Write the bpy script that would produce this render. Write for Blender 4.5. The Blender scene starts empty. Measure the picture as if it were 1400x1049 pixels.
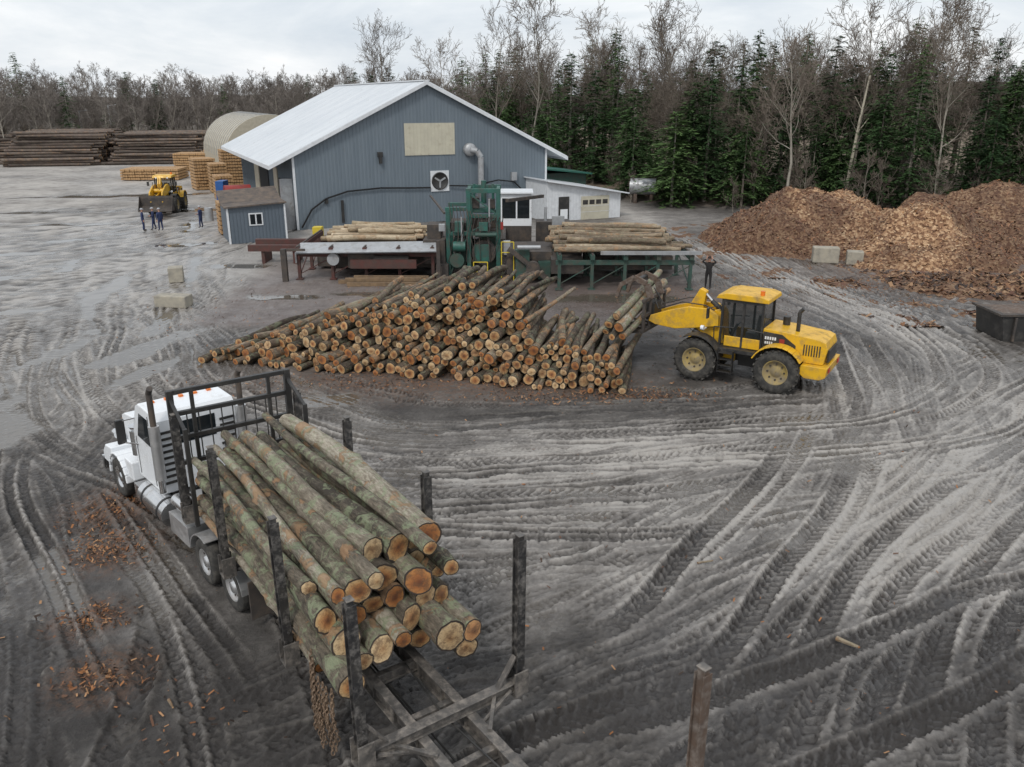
import bpy, math, random
import numpy as np
from mathutils import Vector, Matrix
random.seed(7)
rng = np.random.default_rng(7)
R = random.uniform
scene = bpy.context.scene
COL = scene.collection

# ------------------------------------------------------------------ materials
def new_mat(name):
    m = bpy.data.materials.new(name); m.use_nodes = True
    nt = m.node_tree; b = nt.nodes['Principled BSDF']
    return m, nt, b
def N(nt, t, **kw):
    n = nt.nodes.new(t)
    for k, v in kw.items(): setattr(n, k, v)
    return n
def c4(c): return (c[0], c[1], c[2], 1)
def noise_node(nt, vec, scale, detail=4, rough=.6, dist=0):
    n = N(nt, 'ShaderNodeTexNoise'); n.inputs['Scale'].default_value = scale
    n.inputs['Detail'].default_value = detail; n.inputs['Roughness'].default_value = rough
    n.inputs['Distortion'].default_value = dist
    if vec is not None: nt.links.new(vec, n.inputs['Vector'])
    return n.outputs['Fac']
def ramp(nt, fac, stops):
    r = N(nt, 'ShaderNodeValToRGB'); e = r.color_ramp.elements
    while len(e) < len(stops): e.new(.5)
    for i, (p, c) in enumerate(stops):
        e[i].position = p; e[i].color = c4(c) if hasattr(c, '__len__') else (c, c, c, 1)
    nt.links.new(fac, r.inputs['Fac']); return r.outputs['Color']
def mixc(nt, fac, a, b, mode='MIX'):
    m = N(nt, 'ShaderNodeMix', data_type='RGBA', blend_type=mode)
    for s, v in ((m.inputs['Factor'], fac), (m.inputs['A'], a), (m.inputs['B'], b)):
        if isinstance(v, (int, float)): s.default_value = v
        elif isinstance(v, tuple): s.default_value = c4(v)
        else: nt.links.new(v, s)
    return m.outputs['Result']
def mth(nt, op, a, b=0.0, c=None, clamp=False):
    m = N(nt, 'ShaderNodeMath', operation=op, use_clamp=clamp)
    for i, v in enumerate((a, b) if c is None else (a, b, c)):
        if isinstance(v, (int, float)): m.inputs[i].default_value = v
        else: nt.links.new(v, m.inputs[i])
    return m.outputs[0]
def bump(nt, b, h, strength, dist=.02, prev=None):
    n = N(nt, 'ShaderNodeBump'); n.inputs['Distance'].default_value = dist; nt.links.new(h, n.inputs['Height'])
    if isinstance(strength, (int, float)): n.inputs['Strength'].default_value = strength
    else: nt.links.new(strength, n.inputs['Strength'])
    nt.links.new(n.outputs[0], b.inputs['Normal']); return n.outputs[0]
def attr(nt, name, out='Fac'):
    a = N(nt, 'ShaderNodeAttribute'); a.attribute_name = name; return a.outputs[out]

def pmat(name, c1, c2=None, scale=3., rough=.7, metal=0., dirt=0., dirtc=(.07, .06, .05), bmp=0., bscale=30., dscale=2., stretch=None, spec=.5):
    m, nt, b = new_mat(name)
    tc = N(nt, 'ShaderNodeTexCoord').outputs['Object']
    if stretch:
        mp = N(nt, 'ShaderNodeMapping'); mp.inputs['Scale'].default_value = stretch
        nt.links.new(tc, mp.inputs['Vector']); sv = mp.outputs[0]
    else: sv = tc
    c2 = c2 or tuple(x*.8 for x in c1)
    col = ramp(nt, noise_node(nt, sv, scale, 6, .65), [(.3, c1), (.7, c2)])
    if dirt > 0:
        d = ramp(nt, noise_node(nt, tc, dscale, 8, .7), [(.62-.35*dirt, 0), (.78-.2*dirt, 1)])
        d = mth(nt, 'MULTIPLY', d, min(1, .55+dirt*.4))
        col = mixc(nt, d, col, dirtc)
        r = mth(nt, 'MULTIPLY_ADD', d, .9-rough, rough); nt.links.new(r, b.inputs['Roughness'])
        if metal: nt.links.new(mth(nt, 'MULTIPLY_ADD', d, -metal, metal), b.inputs['Metallic'])
    else:
        b.inputs['Roughness'].default_value = rough; b.inputs['Metallic'].default_value = metal
    nt.links.new(col, b.inputs['Base Color'])
    b.inputs['Specular IOR Level'].default_value = spec
    if bmp: bump(nt, b, noise_node(nt, tc, bscale, 5), bmp, .02)
    return m

M = {}
M['yellow'] = pmat('yellow_paint', (.76, .44, .02), (.66, .37, .02), rough=.33, dirt=.42, dirtc=(.2, .15, .09), dscale=2.5)
M['black'] = pmat('black_steel', (.02, .02, .021), (.035, .033, .03), rough=.45, dirt=.3, dirtc=(.11, .1, .09))
M['stake'] = pmat('stake_steel', (.018, .019, .022), (.05, .046, .042), rough=.35, dirt=.42, dirtc=(.24, .22, .2), dscale=7, bmp=.5)
M['rail'] = pmat('rail_steel', (.05, .046, .043), (.12, .11, .10), rough=.5, dirt=.45, dirtc=(.32, .28, .24), dscale=5, bmp=.5)
M['rust'] = pmat('rusty_steel', (.13, .085, .06), (.06, .045, .036), rough=.8, dirt=.45, dirtc=(.25, .21, .18), bmp=.5, dscale=6)
M['redsteel'] = pmat('red_steel', (.11, .035, .028), (.06, .035, .03), rough=.7, dirt=.45)
M['rubber'] = pmat('rubber', (.022, .021, .02), (.04, .038, .035), rough=.85, dirt=.5, dirtc=(.12, .11, .095), dscale=5, bmp=.3)
M['rim'] = pmat('muddy_rim', (.42, .3, .08), (.25, .2, .12), rough=.7, dirt=.6, dirtc=(.2, .18, .15), dscale=4)
M['glass'] = pmat('dark_glass', (.012, .015, .018), (.02, .025, .028), rough=.05)
M['clear'] = pmat('cab_glass', (.02, .03, .032), rough=.03); M['clear'].node_tree.nodes['Principled BSDF'].inputs['Alpha'].default_value = .38
M['white'] = pmat('white_paint', (.8, .82, .84), (.74, .76, .78), rough=.25, dirt=.2, dirtc=(.35, .32, .28))
M['chrome'] = pmat('polished_metal', (.7, .7, .7), (.6, .6, .6), rough=.18, metal=.95, dirt=.25, dirtc=(.2, .18, .15))
M['alu'] = pmat('aluminium', (.6, .6, .6), (.5, .5, .5), rough=.35, metal=.75, dirt=.35, dirtc=(.24, .2, .17))
M['orange'] = pmat('orange_lamp', (.8, .2, .02), rough=.3)
M['redlamp'] = pmat('red_lamp', (.5, .02, .02), rough=.3)
M['green'] = pmat('green_paint', (.025, .13, .10), (.025, .08, .07), rough=.5, dirt=.5, dirtc=(.07, .06, .05))
M['dgreen'] = pmat('dark_green_paint', (.03, .09, .07), (.03, .055, .045), rough=.6, dirt=.5, dirtc=(.09, .07, .055))
M['mach'] = pmat('machine_grime', (.035, .032, .031), (.075, .062, .053), rough=.7, dirt=.4, dirtc=(.15, .11, .08))
M['gsteel'] = pmat('galvanised', (.42, .43, .44), (.3, .31, .32), rough=.4, metal=.3, dirt=.3, dirtc=(.18, .15, .12))
M['railyel'] = pmat('yellow_rail', (.65, .5, .04), rough=.5, dirt=.2)
M['siding'] = pmat('grey_siding', (.135, .168, .198), (.165, .2, .23), scale=.5, rough=.45, stretch=(3, 3, .4), dirt=.12, dirtc=(.15, .15, .15))
M['sidingdk'] = pmat('dark_siding', (.09, .115, .14), (.11, .135, .165), scale=.6, rough=.55)
M['roof'] = pmat('white_roof', (.74, .76, .78), (.6, .63, .66), scale=.35, rough=.3, stretch=(.3, 2, 1), dirt=.1, dirtc=(.42, .41, .39))
M['trim'] = pmat('white_trim', (.70, .72, .74), rough=.5, dirt=.15, dirtc=(.35, .34, .32))
M['beige'] = pmat('beige_panel', (.54, .51, .4), (.46, .43, .34), scale=1.5, rough=.6, dirt=.2, dirtc=(.34, .29, .2))
M['tan'] = pmat('tan_metal', (.46, .42, .33), (.36, .32, .25), rough=.6)
M['shingle'] = pmat('shingle', (.06, .055, .055), (.17, .13, .10), scale=2, rough=.9, bmp=.5)
M['greenroof'] = pmat('green_roof', (.03, .13, .10), rough=.5)
M['lumber'] = pmat('lumber', (.5, .31, .15), (.32, .19, .09), scale=3, rough=.8, dirt=.35, dirtc=(.22, .15, .09), stretch=(1, 1, 6))
M['oldtimber'] = pmat('old_timber', (.27, .18, .10), (.15, .10, .06), scale=3, rough=.85, dirt=.45, dirtc=(.08, .06, .045))
M['dimdark'] = pmat('dark_opening', (.012, .012, .013), rough=.9)
M['concrete'] = pmat('concrete', (.42, .38, .30), (.28, .26, .22), scale=3, rough=.9, dirt=.4, dirtc=(.14, .13, .12), bmp=.6)
M['blue'] = pmat('blue_plastic', (.02, .1, .32), rough=.5)
M['red'] = pmat('red_paint', (.3, .03, .025), rough=.5, dirt=.3)
M['navy'] = pmat('navy_cloth', (.02, .03, .085), (.03, .045, .11), scale=9, rough=.9)
M['dark_cloth'] = pmat('dark_cloth', (.012, .012, .014), (.025, .022, .02), scale=9, rough=.9)
M['skin'] = pmat('skin', (.5, .28, .2), (.45, .25, .18), rough=.6)
M['boot'] = pmat('boot', (.03, .02, .015), rough=.8)
M['helmet'] = pmat('helmet', (.35, .36, .38), rough=.35)
M['chain'] = pmat('chain_steel', (.26, .18, .12), (.12, .085, .06), rough=.55, metal=.4)

# ------------------------------------------------------------------ mesh builder
class MB:
    def __init__(s): s.v = []; s.f = []; s.m = []; s.sm = []; s.mats = []; s.cur = 0; s.X = None
    def mat(s, k):
        m = M[k]
        if m not in s.mats: s.mats.append(m)
        s.cur = s.mats.index(m); return s
    def add(s, vs, fs, smooth=False):
        o = len(s.v)
        if s.X is not None: vs = [tuple(s.X @ Vector(v)) for v in vs]
        s.v += [tuple(v) for v in vs]
        for f in fs: s.f.append([o+i for i in f]); s.m.append(s.cur); s.sm.append(smooth)
    BF = [(0,3,2,1),(4,5,6,7),(0,1,5,4),(1,2,6,5),(2,3,7,6),(3,0,4,7)]
    def box(s, x0, x1, y0, y1, z0, z1):
        s.add([(x0,y0,z0),(x1,y0,z0),(x1,y1,z0),(x0,y1,z0),(x0,y0,z1),(x1,y0,z1),(x1,y1,z1),(x0,y1,z1)], MB.BF)
    def rbox(s, c, sz, rz=0, rx=0, ry=0):
        m = Matrix.Translation(c) @ Matrix.Rotation(rz,4,'Z') @ Matrix.Rotation(ry,4,'Y') @ Matrix.Rotation(rx,4,'X')
        a,b,d = sz[0]/2, sz[1]/2, sz[2]/2
        s.add([m @ Vector(p) for p in [(-a,-b,-d),(a,-b,-d),(a,b,-d),(-a,b,-d),(-a,-b,d),(a,-b,d),(a,b,d),(-a,b,d)]], MB.BF)
    def frame(s, d):
        d = d.normalized(); u = Vector((0,0,1)) if abs(d.z) < .95 else Vector((1,0,0))
        a = d.cross(u).normalized(); b = a.cross(d).normalized(); return a, b
    def beam(s, p0, p1, w, h):
        p0, p1 = Vector(p0), Vector(p1); a, b = s.frame(p1-p0); a = a*(w/2); b = b*(h/2)
        s.add([p0-a-b,p0+a-b,p0+a+b,p0-a+b,p1-a-b,p1+a-b,p1+a+b,p1-a+b], MB.BF)
    def cyl(s, p0, p1, r0, r1=None, n=14, caps=True):
        r1 = r0 if r1 is None else r1
        p0, p1 = Vector(p0), Vector(p1); a, b = s.frame(p1-p0); vs = []
        for p, r in ((p0,r0),(p1,r1)):
            for i in range(n):
                t = 2*math.pi*i/n; vs.append(p + a*(r*math.cos(t)) + b*(r*math.sin(t)))
        s.add(vs, [(i,(i+1)%n,n+(i+1)%n,n+i) for i in range(n)], True)
        if caps:
            s.add(vs[:n], [tuple(range(n))]); s.add(vs[n:], [tuple(range(n))])
    def tube(s, pts, r, n=8):
        for i in range(len(pts)-1): s.cyl(pts[i], pts[i+1], r, n=n)
    def prism(s, pts, y0, y1):
        n = len(pts)
        vs = [(p[0],y0,p[1]) for p in pts] + [(p[0],y1,p[1]) for p in pts]
        s.add(vs, [tuple(range(n)), tuple(range(2*n-1,n-1,-1))] + [(i,(i+1)%n,n+(i+1)%n,n+i) for i in range(n)])
    def lathe_y(s, cx, cy, cz, prof, n=28):
        vs = []
        for r, y in prof:
            for i in range(n):
                t = 2*math.pi*i/n; vs.append((cx+r*math.cos(t), cy+y, cz+r*math.sin(t)))
        fs = []
        for k in range(len(prof)-1):
            for i in range(n): fs.append((k*n+i, k*n+(i+1)%n, (k+1)*n+(i+1)%n, (k+1)*n+i))
        s.add(vs, fs, True)
    def arch(s, cx, cz, r, th, a0, a1, y0, y1, n=10):
        pts = [(cx+(r+th)*math.cos(math.radians(a0+(a1-a0)*i/n)), cz+(r+th)*math.sin(math.radians(a0+(a1-a0)*i/n))) for i in range(n+1)]
        pin = [(cx+r*math.cos(math.radians(a0+(a1-a0)*i/n)), cz+r*math.sin(math.radians(a0+(a1-a0)*i/n))) for i in range(n+1)]
        for i in range(n): s.prism([pin[i], pin[i+1], pts[i+1], pts[i]], y0, y1)
    def obj(s, name, parent=None, bevel=0, mw=None, recalc=True):
        me = bpy.data.meshes.new(name); me.from_pydata(s.v, [], s.f)
        for m in s.mats: me.materials.append(m)
        me.polygons.foreach_set('material_index', s.m); me.polygons.foreach_set('use_smooth', s.sm)
        if recalc:
            import bmesh
            bm = bmesh.new(); bm.from_mesh(me); bmesh.ops.recalc_face_normals(bm, faces=bm.faces); bm.to_mesh(me); bm.free()
        o = bpy.data.objects.new(name, me); COL.objects.link(o)
        if bevel:
            b = o.modifiers.new('bevel', 'BEVEL'); b.width = bevel; b.segments = 2; b.limit_method = 'ANGLE'; b.angle_limit = math.radians(50)
        if parent: o.parent = parent
        elif mw is not None: o.matrix_world = mw
        return o
def empty(name, mw):
    e = bpy.data.objects.new(name, None); COL.objects.link(e); e.matrix_world = mw; e.empty_display_size = .5; return e
def place(x, y, ang, z=0): return Matrix.Translation((x, y, z)) @ Matrix.Rotation(ang, 4, 'Z')

# ------------------------------------------------------------------ ground
def vnoise(X, Y, sc, seed):
    g = np.random.default_rng(seed).random((128, 128))
    x = X/sc; y = Y/sc; xi = np.floor(x).astype(int); yi = np.floor(y).astype(int)
    fx = x-xi; fy = y-yi; fx = fx*fx*(3-2*fx); fy = fy*fy*(3-2*fy)
    a = g[xi%128, yi%128]; b = g[(xi+1)%128, yi%128]; c = g[xi%128, (yi+1)%128]; d = g[(xi+1)%128, (yi+1)%128]
    return (a*(1-fx)+b*fx)*(1-fy)+(c*(1-fx)+d*fx)*fy
def fbm(X, Y, sc, seed, o=4):
    s = 0; a = 1; t = 0
    for i in range(o): s = s+a*vnoise(X, Y, sc/2**i, seed+i); t += a; a *= .55
    return s/t
RX0, RY0, RS = -46., 5., .04
RW, RH = int(76/RS), int(85/RS)
rH = np.zeros((RW, RH), np.float32); rS = np.zeros((RW, RH), np.float32); rWt = np.zeros((RW, RH), np.float32)
def catmull(P, step=.03):
    P = [np.array(p, float) for p in P]; P = [2*P[0]-P[1]]+P+[2*P[-1]-P[-2]]; out = []
    for i in range(1, len(P)-2):
        n = 40; t = np.linspace(0, 1, n, endpoint=False)[:, None]
        p0, p1, p2, p3 = P[i-1:i+3]
        out.append(.5*((2*p1)+(-p0+p2)*t+(2*p0-5*p1+4*p2-p3)*t**2+(-p0+3*p1-3*p2+p3)*t**3))
    out.append(P[-2][None]); C = np.vstack(out)
    d = np.r_[0, np.cumsum(np.hypot(*np.diff(C, axis=0).T))]; s = np.arange(0, d[-1], step)
    return np.c_[np.interp(s, d, C[:, 0]), np.interp(s, d, C[:, 1])], s
def rut(C, s, off, w, kind, depth, shade, wet):
    T = np.gradient(C, axis=0); T /= np.linalg.norm(T, axis=1)[:, None]+1e-9; Nn = np.c_[-T[:, 1], T[:, 0]]
    lat = np.arange(-w/2-.14, w/2+.14, .025); L, S = np.meshgrid(lat, s)
    wob = .05*np.sin(s*.7+off*9)
    PX = C[:, 0][:, None]+Nn[:, 0][:, None]*(L+off+wob[:, None]); PY = C[:, 1][:, None]+Nn[:, 1][:, None]*(L+off+wob[:, None])
    a = np.abs(L)/(w/2); ins = a < 1
    edge_j = .6+.8*vnoise(S, L*0+off*3, .35, 5)
    h = np.where(ins, -depth, depth*1.1*edge_j*np.clip(1-(a-1)*w/2/.13, 0, 1))
    if kind == 'L':
        ph = (S+np.abs(L)*.9)/.24+np.where(L > 0, .5, 0); lug = ((ph % 1) < .45)
        h = h+np.where(ins, lug*.07-.02, 0)
    elif kind == 'T':
        ph = (S+L*.15)/.15; h = h+np.where(ins, .018*np.cos(L*2*math.pi/.11)+.035*((ph % 1) < .5)-.01, 0)
        h = np.where(np.abs(L) < .055, depth*1.1, h)
    else:
        ph = (S+np.abs(L)*.5)/.17; h = h+np.where(ins, .03*np.cos(L*2*math.pi/.15+off*5)+.018*((ph % 1) < .5), 0)
    fade = np.clip(np.minimum(S, S[-1, 0]-S)/2, 0, 1)*np.clip(0.62+.6*np.sin(S*.35+off*3), .12, 1)
    ix = ((PX-RX0)/RS).astype(int); iy = ((PY-RY0)/RS).astype(int)
    ok = (ix >= 0)&(ix < RW)&(iy >= 0)&(iy < RH)
    ix, iy, h, fade, ins = ix[ok], iy[ok], h[ok], fade[ok], ins[ok]
    rH[ix, iy] = rH[ix, iy]*(1-fade)+(h)*fade
    rS[ix, iy] = np.where(ins, rS[ix, iy]*(1-fade)+shade*fade, rS[ix, iy])
    rWt[ix, iy] = np.where(ins, rWt[ix, iy]*(1-fade)+wet*fade, rWt[ix, iy]*.8)
FA = [(14.5, 64), (16, 48), (18.2, 38), (17.8, 30.5), (14, 26), (8, 24), (2.3, 23.2), (-3.4, 23), (-7, 24.5), (-12, 29), (-17, 38), (-24, 54), (-34, 80)]
FA2 = [(19, 30), (15, 24), (9, 20.5), (3, 18.8), (-2, 18), (-5, 16.5)]
FB = [(24, 31), (17.4, 25), (10.3, 18.6), (4.4, 13.9), (1.2, 11), (-1, 8)]
FC = [(24, 27), (14.7, 21), (9.5, 16.5), (6.2, 12), (4.5, 8)]
FD = [(15, 36), (13, 28), (10.5, 22), (6.9, 17.2), (2.8, 13.1), (-1, 11), (-5, 9)]
FE = [(-34, 78), (-27, 50), (-21, 34), (-15.5, 26.5), (-12.3, 21), (-8.5, 15.4), (-5, 10), (-4, 6)]
FF = [(-40, 33), (-30, 27), (-22, 24.5), (-16, 19.5), (-12, 14), (-10, 8)]
FG = [(-44, 82), (-30, 45), (-22, 40), (-17, 33), (-15, 27), (-15, 20), (-17, 12)]
FI = [(-22, 86), (-24, 70), (-27, 52), (-30, 36), (-28, 24)]
FH = [(26, 22), (16, 17), (9, 13.5), (3, 10.5), (-2, 8)]
def passes(F, n, spread, kinds, dep=(.03, .06)):
    for i in range(n):
        o = R(*spread); P = [(x+R(-.7, .7), y+R(-.7, .7)) for x, y in F]
        C, s = catmull(P); k = random.choice(kinds); d = R(*dep); sh = R(-.8, 1.); wt = R(0, 1)
        w = {'L': .55, 'T': .6, 'S': .42}[k]
        for q in (-1.02, 1.02): rut(C, s, o+q, w, k, d, sh, wt)
passes(FA, 30, (-4, 5.5), 'SSSTL', (.02, .05)); passes(FA2, 16, (-3.5, 3.5), 'SSTL', (.02, .05)); passes(FB, 14, (-5, 3), 'SSTT', (.02, .045)); passes(FD, 12, (-2.5, 2.5), 'SSTL', (.02, .045))
passes(FH, 10, (-3, 3), 'STL'); passes(FG, 14, (-6, 5), 'STT', (.03, .06)); passes(FI, 10, (-7, 6), 'ST', (.02, .05)); passes(FF, 10, (-3, 4), 'SLT'); passes(FE, 8, (-4, 2.5), 'TTL', (.04, .07))
passes(FA, 7, (-1, 6.), 'TL', (.03, .06)); passes(FB, 4, (-2, 2.), 'LT', (.04, .06)); passes(FC, 4, (-1.2, 1.5), 'L', (.05, .07)); passes(FD, 2, (-1, 1), 'L', (.05, .065)); passes(FH, 2, (-1, 1), 'L', (.05, .07))
def axis(lo, hi, f0, f1, d, g):
    a = list(np.arange(f0, f1, d)); st = d; x = a[-1]; up = []
    while x < hi: st *= g; x += st; up.append(x)
    st = d; x = a[0]; dn = []
    while x > lo: st *= g; x -= st; dn.append(x)
    return np.array(dn[::-1]+a+up)
ax = axis(-600, 600, -17, 18, .05, 1.035); ay = axis(-80, 900, 8.5, 32, .05, 1.022)
GX, GY = np.meshgrid(ax, ay, indexing='ij')
fi = np.clip((GX-RX0)/RS, 0, RW-1).astype(int); fj = np.clip((GY-RY0)/RS, 0, RH-1).astype(int)
inside = (GX > RX0)&(GX < RX0+75.8)&(GY > RY0)&(GY < RY0+84.8)
def smooth_ellipse(cx, cy, rx, ry, ang=0, wob=.8, seed=3):
    c, s_ = math.cos(ang), math.sin(ang); dx = GX-cx; dy = GY-cy
    d = np.sqrt(((dx*c+dy*s_)/rx)**2+((-dx*s_+dy*c)/ry)**2)+(fbm(GX, GY, 1.3, seed, 5)-.5)*wob*2
    return np.clip((1.05-d)*4, 0, 1)
padm = np.clip(np.minimum(GX+16, 11-GX)/1.5, 0, 1)*np.clip(np.minimum(GY-36.5, 62-GY)/1.5, 0, 1)
trk = inside*(1-padm*.7)
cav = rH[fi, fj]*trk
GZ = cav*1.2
GZ = GZ+(fbm(GX, GY, 2.2, 50, 5)-.5)*.16+(fbm(GX, GY, .4, 60, 3)-.5)*.08*(GY < 70)
shade = rS[fi, fj]*trk; wet = rWt[fi, fj]*trk
pud = np.zeros_like(GX)
for e in [(-19.5, 27, 2.2, 2.6, .4), (-15.6, 33.8, .9, 4.0, -.35), (-22.5, 46, .8, 6, .15), (-21, 40, .5, 5, .5), (-17.5, 52, 3.0, .8, 0), (-6.6, 27.3, 1.7, .7, .1), (-24, 60, 3, 1.2, .2), (-12, 43.3, 2.2, .9, 0), (-16.5, 37.5, .5, 2.6, .2), (-22, 22, 1.0, 2.6, .5), (-30, 80, 9, 1.5, .1), (-26, 34, 2.5, 1.2, .1), (-44, 92, 10, 2, .2), (6, 43, 4.5, 1.1, 0), (-1, 44.5, 3, .8, 0), (-7, 44.2, 3, .6, .1), (-33, 62, 3, .7, .3), (-28, 52, .6, 3, .3), (-19, 33, .5, 3, -.2), (-16.2, 24.3, .9, 2.4, .4), (-25, 40, 2.6, .6, .5), (-31, 48, 3, .8, .2), (-38, 70, 6, .9, .1), (-27, 70, .8, 5, .3), (-14.2, 30.5, .5, 2.0, -.3), (8.5, 40, 2.2, .6, .3), (-19.8, 51, .4, 7, .3), (-35, 56, 4, .8, .3), (-45, 78, 6, 1, .2)]:
    pud = np.maximum(pud, smooth_ellipse(*e))
lowp = np.clip((fbm(GX, GY, 3.2, 140, 3)-.555)*12, 0, 1)*np.clip((-cav-.012)*60, 0, 1)*(GY < 70)
pud = np.maximum(pud, lowp*.92)
GZ = GZ*(1-np.clip(pud, 0, 1)*.9)-pud*.03
edge = np.interp(GX, [-200, -95, -60, -30, 0, 14, 30, 48, 70, 200], [120, 135, 158, 160, 112, 84, 76, 66, 50, 20])
forest = np.clip((GY-edge+4*(fbm(GX, GY, 6, 90)-.5))/3, 0, 1)
GZ = GZ+forest*(.4+np.clip(GY-edge, 0, 200)*.02)
def blob(cx, cy, rx, ry, ang=0):
    c, s_ = math.cos(ang), math.sin(ang); dx = GX-cx; dy = GY-cy
    return np.exp(-(((dx*c+dy*s_)/rx)**2+((-dx*s_+dy*c)/ry)**2))
road = np.exp(-((GX-np.interp(GY, [28, 36, 46, 56, 66, 78, 90], [16.5, 18.2, 16.6, 14.2, 12.2, 10.5, 9.5]))/1.9)**2)*np.clip((GY-30)/6, 0, 1)*np.clip((92-GY)/6, 0, 1)
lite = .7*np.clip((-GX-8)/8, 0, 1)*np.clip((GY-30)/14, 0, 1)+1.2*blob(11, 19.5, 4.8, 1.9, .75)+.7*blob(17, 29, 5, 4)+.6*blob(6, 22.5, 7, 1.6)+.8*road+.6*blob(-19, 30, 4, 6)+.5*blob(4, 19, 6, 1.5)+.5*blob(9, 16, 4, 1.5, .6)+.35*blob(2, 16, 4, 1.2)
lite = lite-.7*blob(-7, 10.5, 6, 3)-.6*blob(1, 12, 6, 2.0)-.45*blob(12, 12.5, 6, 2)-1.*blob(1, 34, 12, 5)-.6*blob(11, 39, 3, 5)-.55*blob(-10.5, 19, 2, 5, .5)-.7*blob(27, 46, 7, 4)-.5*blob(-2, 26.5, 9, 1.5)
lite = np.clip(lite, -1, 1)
wet = np.clip(wet*.8+.5*np.clip((fbm(GX, GY, 5, 77)-.5)*6, 0, 1)+.8*blob(11, 19.5, 4.5, 1.9, .75)+.8*blob(-20, 32, 6, 11)+.6*blob(4, 41, 9, 4)+.4*blob(-28, 58, 12, 16), 0, 1)
chipsm = np.clip(1-np.sqrt(((GX-28)/12)**2+((GY-50)/10)**2), 0, 1)*2
chipsm = np.maximum(chipsm, np.clip(1-np.sqrt(((GX+3)/10)**2+((GY-29.5)/3.2)**2), 0, 1)*1.3)
for cx_, cy_, r_ in ((-10.3, 19.3, 1.5), (-9.3, 17.1, 1.3), (-8.6, 14.4, .9), (-7.5, 12.6, 1.0)): chipsm = np.maximum(chipsm, np.clip(1.15-np.hypot(GX-cx_, GY-cy_)/r_, 0, 1)*1.4)
chipsm = np.maximum(chipsm, np.clip(1-np.sqrt(((GX-9)/8)**2+((GY-42)/5)**2), 0, 1)*.8)
nx, ny = GX.shape
me = bpy.data.meshes.new('ground'); me.vertices.add(nx*ny)
me.vertices.foreach_set('co', np.stack([GX, GY, GZ], -1).astype(np.float32).ravel())
I = np.arange(nx*ny).reshape(nx, ny)
q = np.stack([I[:-1, :-1], I[1:, :-1], I[1:, 1:], I[:-1, 1:]], -1).reshape(-1, 4)
me.loops.add(q.size); me.loops.foreach_set('vertex_index', q.ravel().astype(np.int32))
me.polygons.add(len(q)); me.polygons.foreach_set('loop_start', np.arange(0, q.size, 4, dtype=np.int32))
me.polygons.foreach_set('use_smooth', np.ones(len(q), bool)); me.update(calc_edges=True)
def fattr(me, n, a):
    t = me.attributes.new(n, 'FLOAT', 'POINT'); t.data.foreach_set('value', np.asarray(a, np.float32).ravel())
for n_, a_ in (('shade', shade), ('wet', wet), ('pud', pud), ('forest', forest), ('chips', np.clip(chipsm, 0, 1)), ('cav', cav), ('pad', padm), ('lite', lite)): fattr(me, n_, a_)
ground = bpy.data.objects.new('ground', me); COL.objects.link(ground)
m, nt, b = new_mat('mud'); tc = N(nt, 'ShaderNodeTexCoord').outputs['Object']
big = noise_node(nt, tc, .12, 6, .6, .6); mid = noise_node(nt, tc, .9, 8, .65, .3); fine = noise_node(nt, tc, 8, 8, .75); grit = noise_node(nt, tc, 55, 3, .7)
k = mth(nt, 'ADD', mth(nt, 'MULTIPLY', big, .55), mth(nt, 'MULTIPLY', mid, .42))
k = mth(nt, 'ADD', k, mth(nt, 'MULTIPLY', fine, .32)); k = mth(nt, 'ADD', k, mth(nt, 'MULTIPLY', attr(nt, 'shade'), .10))
k = mth(nt, 'ADD', k, mth(nt, 'MULTIPLY', attr(nt, 'cav'), 3.4))  # rut hollows darker, crests lighter: groove shading painted into the mud colour
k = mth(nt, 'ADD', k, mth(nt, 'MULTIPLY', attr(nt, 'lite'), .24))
k = mth(nt, 'ADD', k, mth(nt, 'MULTIPLY', grit, .12))
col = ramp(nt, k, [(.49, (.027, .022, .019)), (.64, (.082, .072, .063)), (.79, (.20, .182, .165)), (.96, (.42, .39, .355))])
col = mixc(nt, mth(nt, 'MULTIPLY', attr(nt, 'pad'), .6), col, mixc(nt, mid, (.05, .034, .03), (.23, .17, .15)))
ch = mth(nt, 'MULTIPLY', attr(nt, 'chips'), ramp(nt, noise_node(nt, tc, 5, 8, .8), [(.44, 0), (.54, 1)]))
col = mixc(nt, mth(nt, 'MULTIPLY', ch, .85), col, mixc(nt, fine, (.035, .02, .015), (.22, .11, .055)))
ff = ramp(nt, noise_node(nt, tc, 1.2, 8, .75), [(.3, (.07, .05, .035)), (.5, (.17, .125, .085)), (.7, (.28, .22, .15))])
col = mixc(nt, attr(nt, 'forest'), col, ff)
w2 = mth(nt, 'ADD', mth(nt, 'MULTIPLY', attr(nt, 'wet'), .85), mth(nt, 'MULTIPLY_ADD', mid, 1.8, -.82), clamp=True)
pd = attr(nt, 'pud')
col = mixc(nt, mth(nt, 'MULTIPLY', w2, .25), col, (.034, .028, .024))
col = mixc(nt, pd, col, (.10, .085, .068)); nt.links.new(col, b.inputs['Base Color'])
ro = mth(nt, 'MULTIPLY_ADD', w2, -.62, .80); ro = mth(nt, 'MAXIMUM', ro, attr(nt, 'forest'))
ro = mth(nt, 'MULTIPLY', ro, mth(nt, 'SUBTRACT', 1.03, pd)); nt.links.new(ro, b.inputs['Roughness'])
b.inputs['Specular IOR Level'].default_value = .8
hh = mth(nt, 'ADD', mth(nt, 'MULTIPLY', fine, 1.), mth(nt, 'MULTIPLY', grit, .25))
bump(nt, b, hh, mth(nt, 'MULTIPLY', mth(nt, 'SUBTRACT', 1., pd, clamp=True), mth(nt, 'MULTIPLY_ADD', w2, -.6, 1.)), .07); me.materials.append(m)

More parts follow.
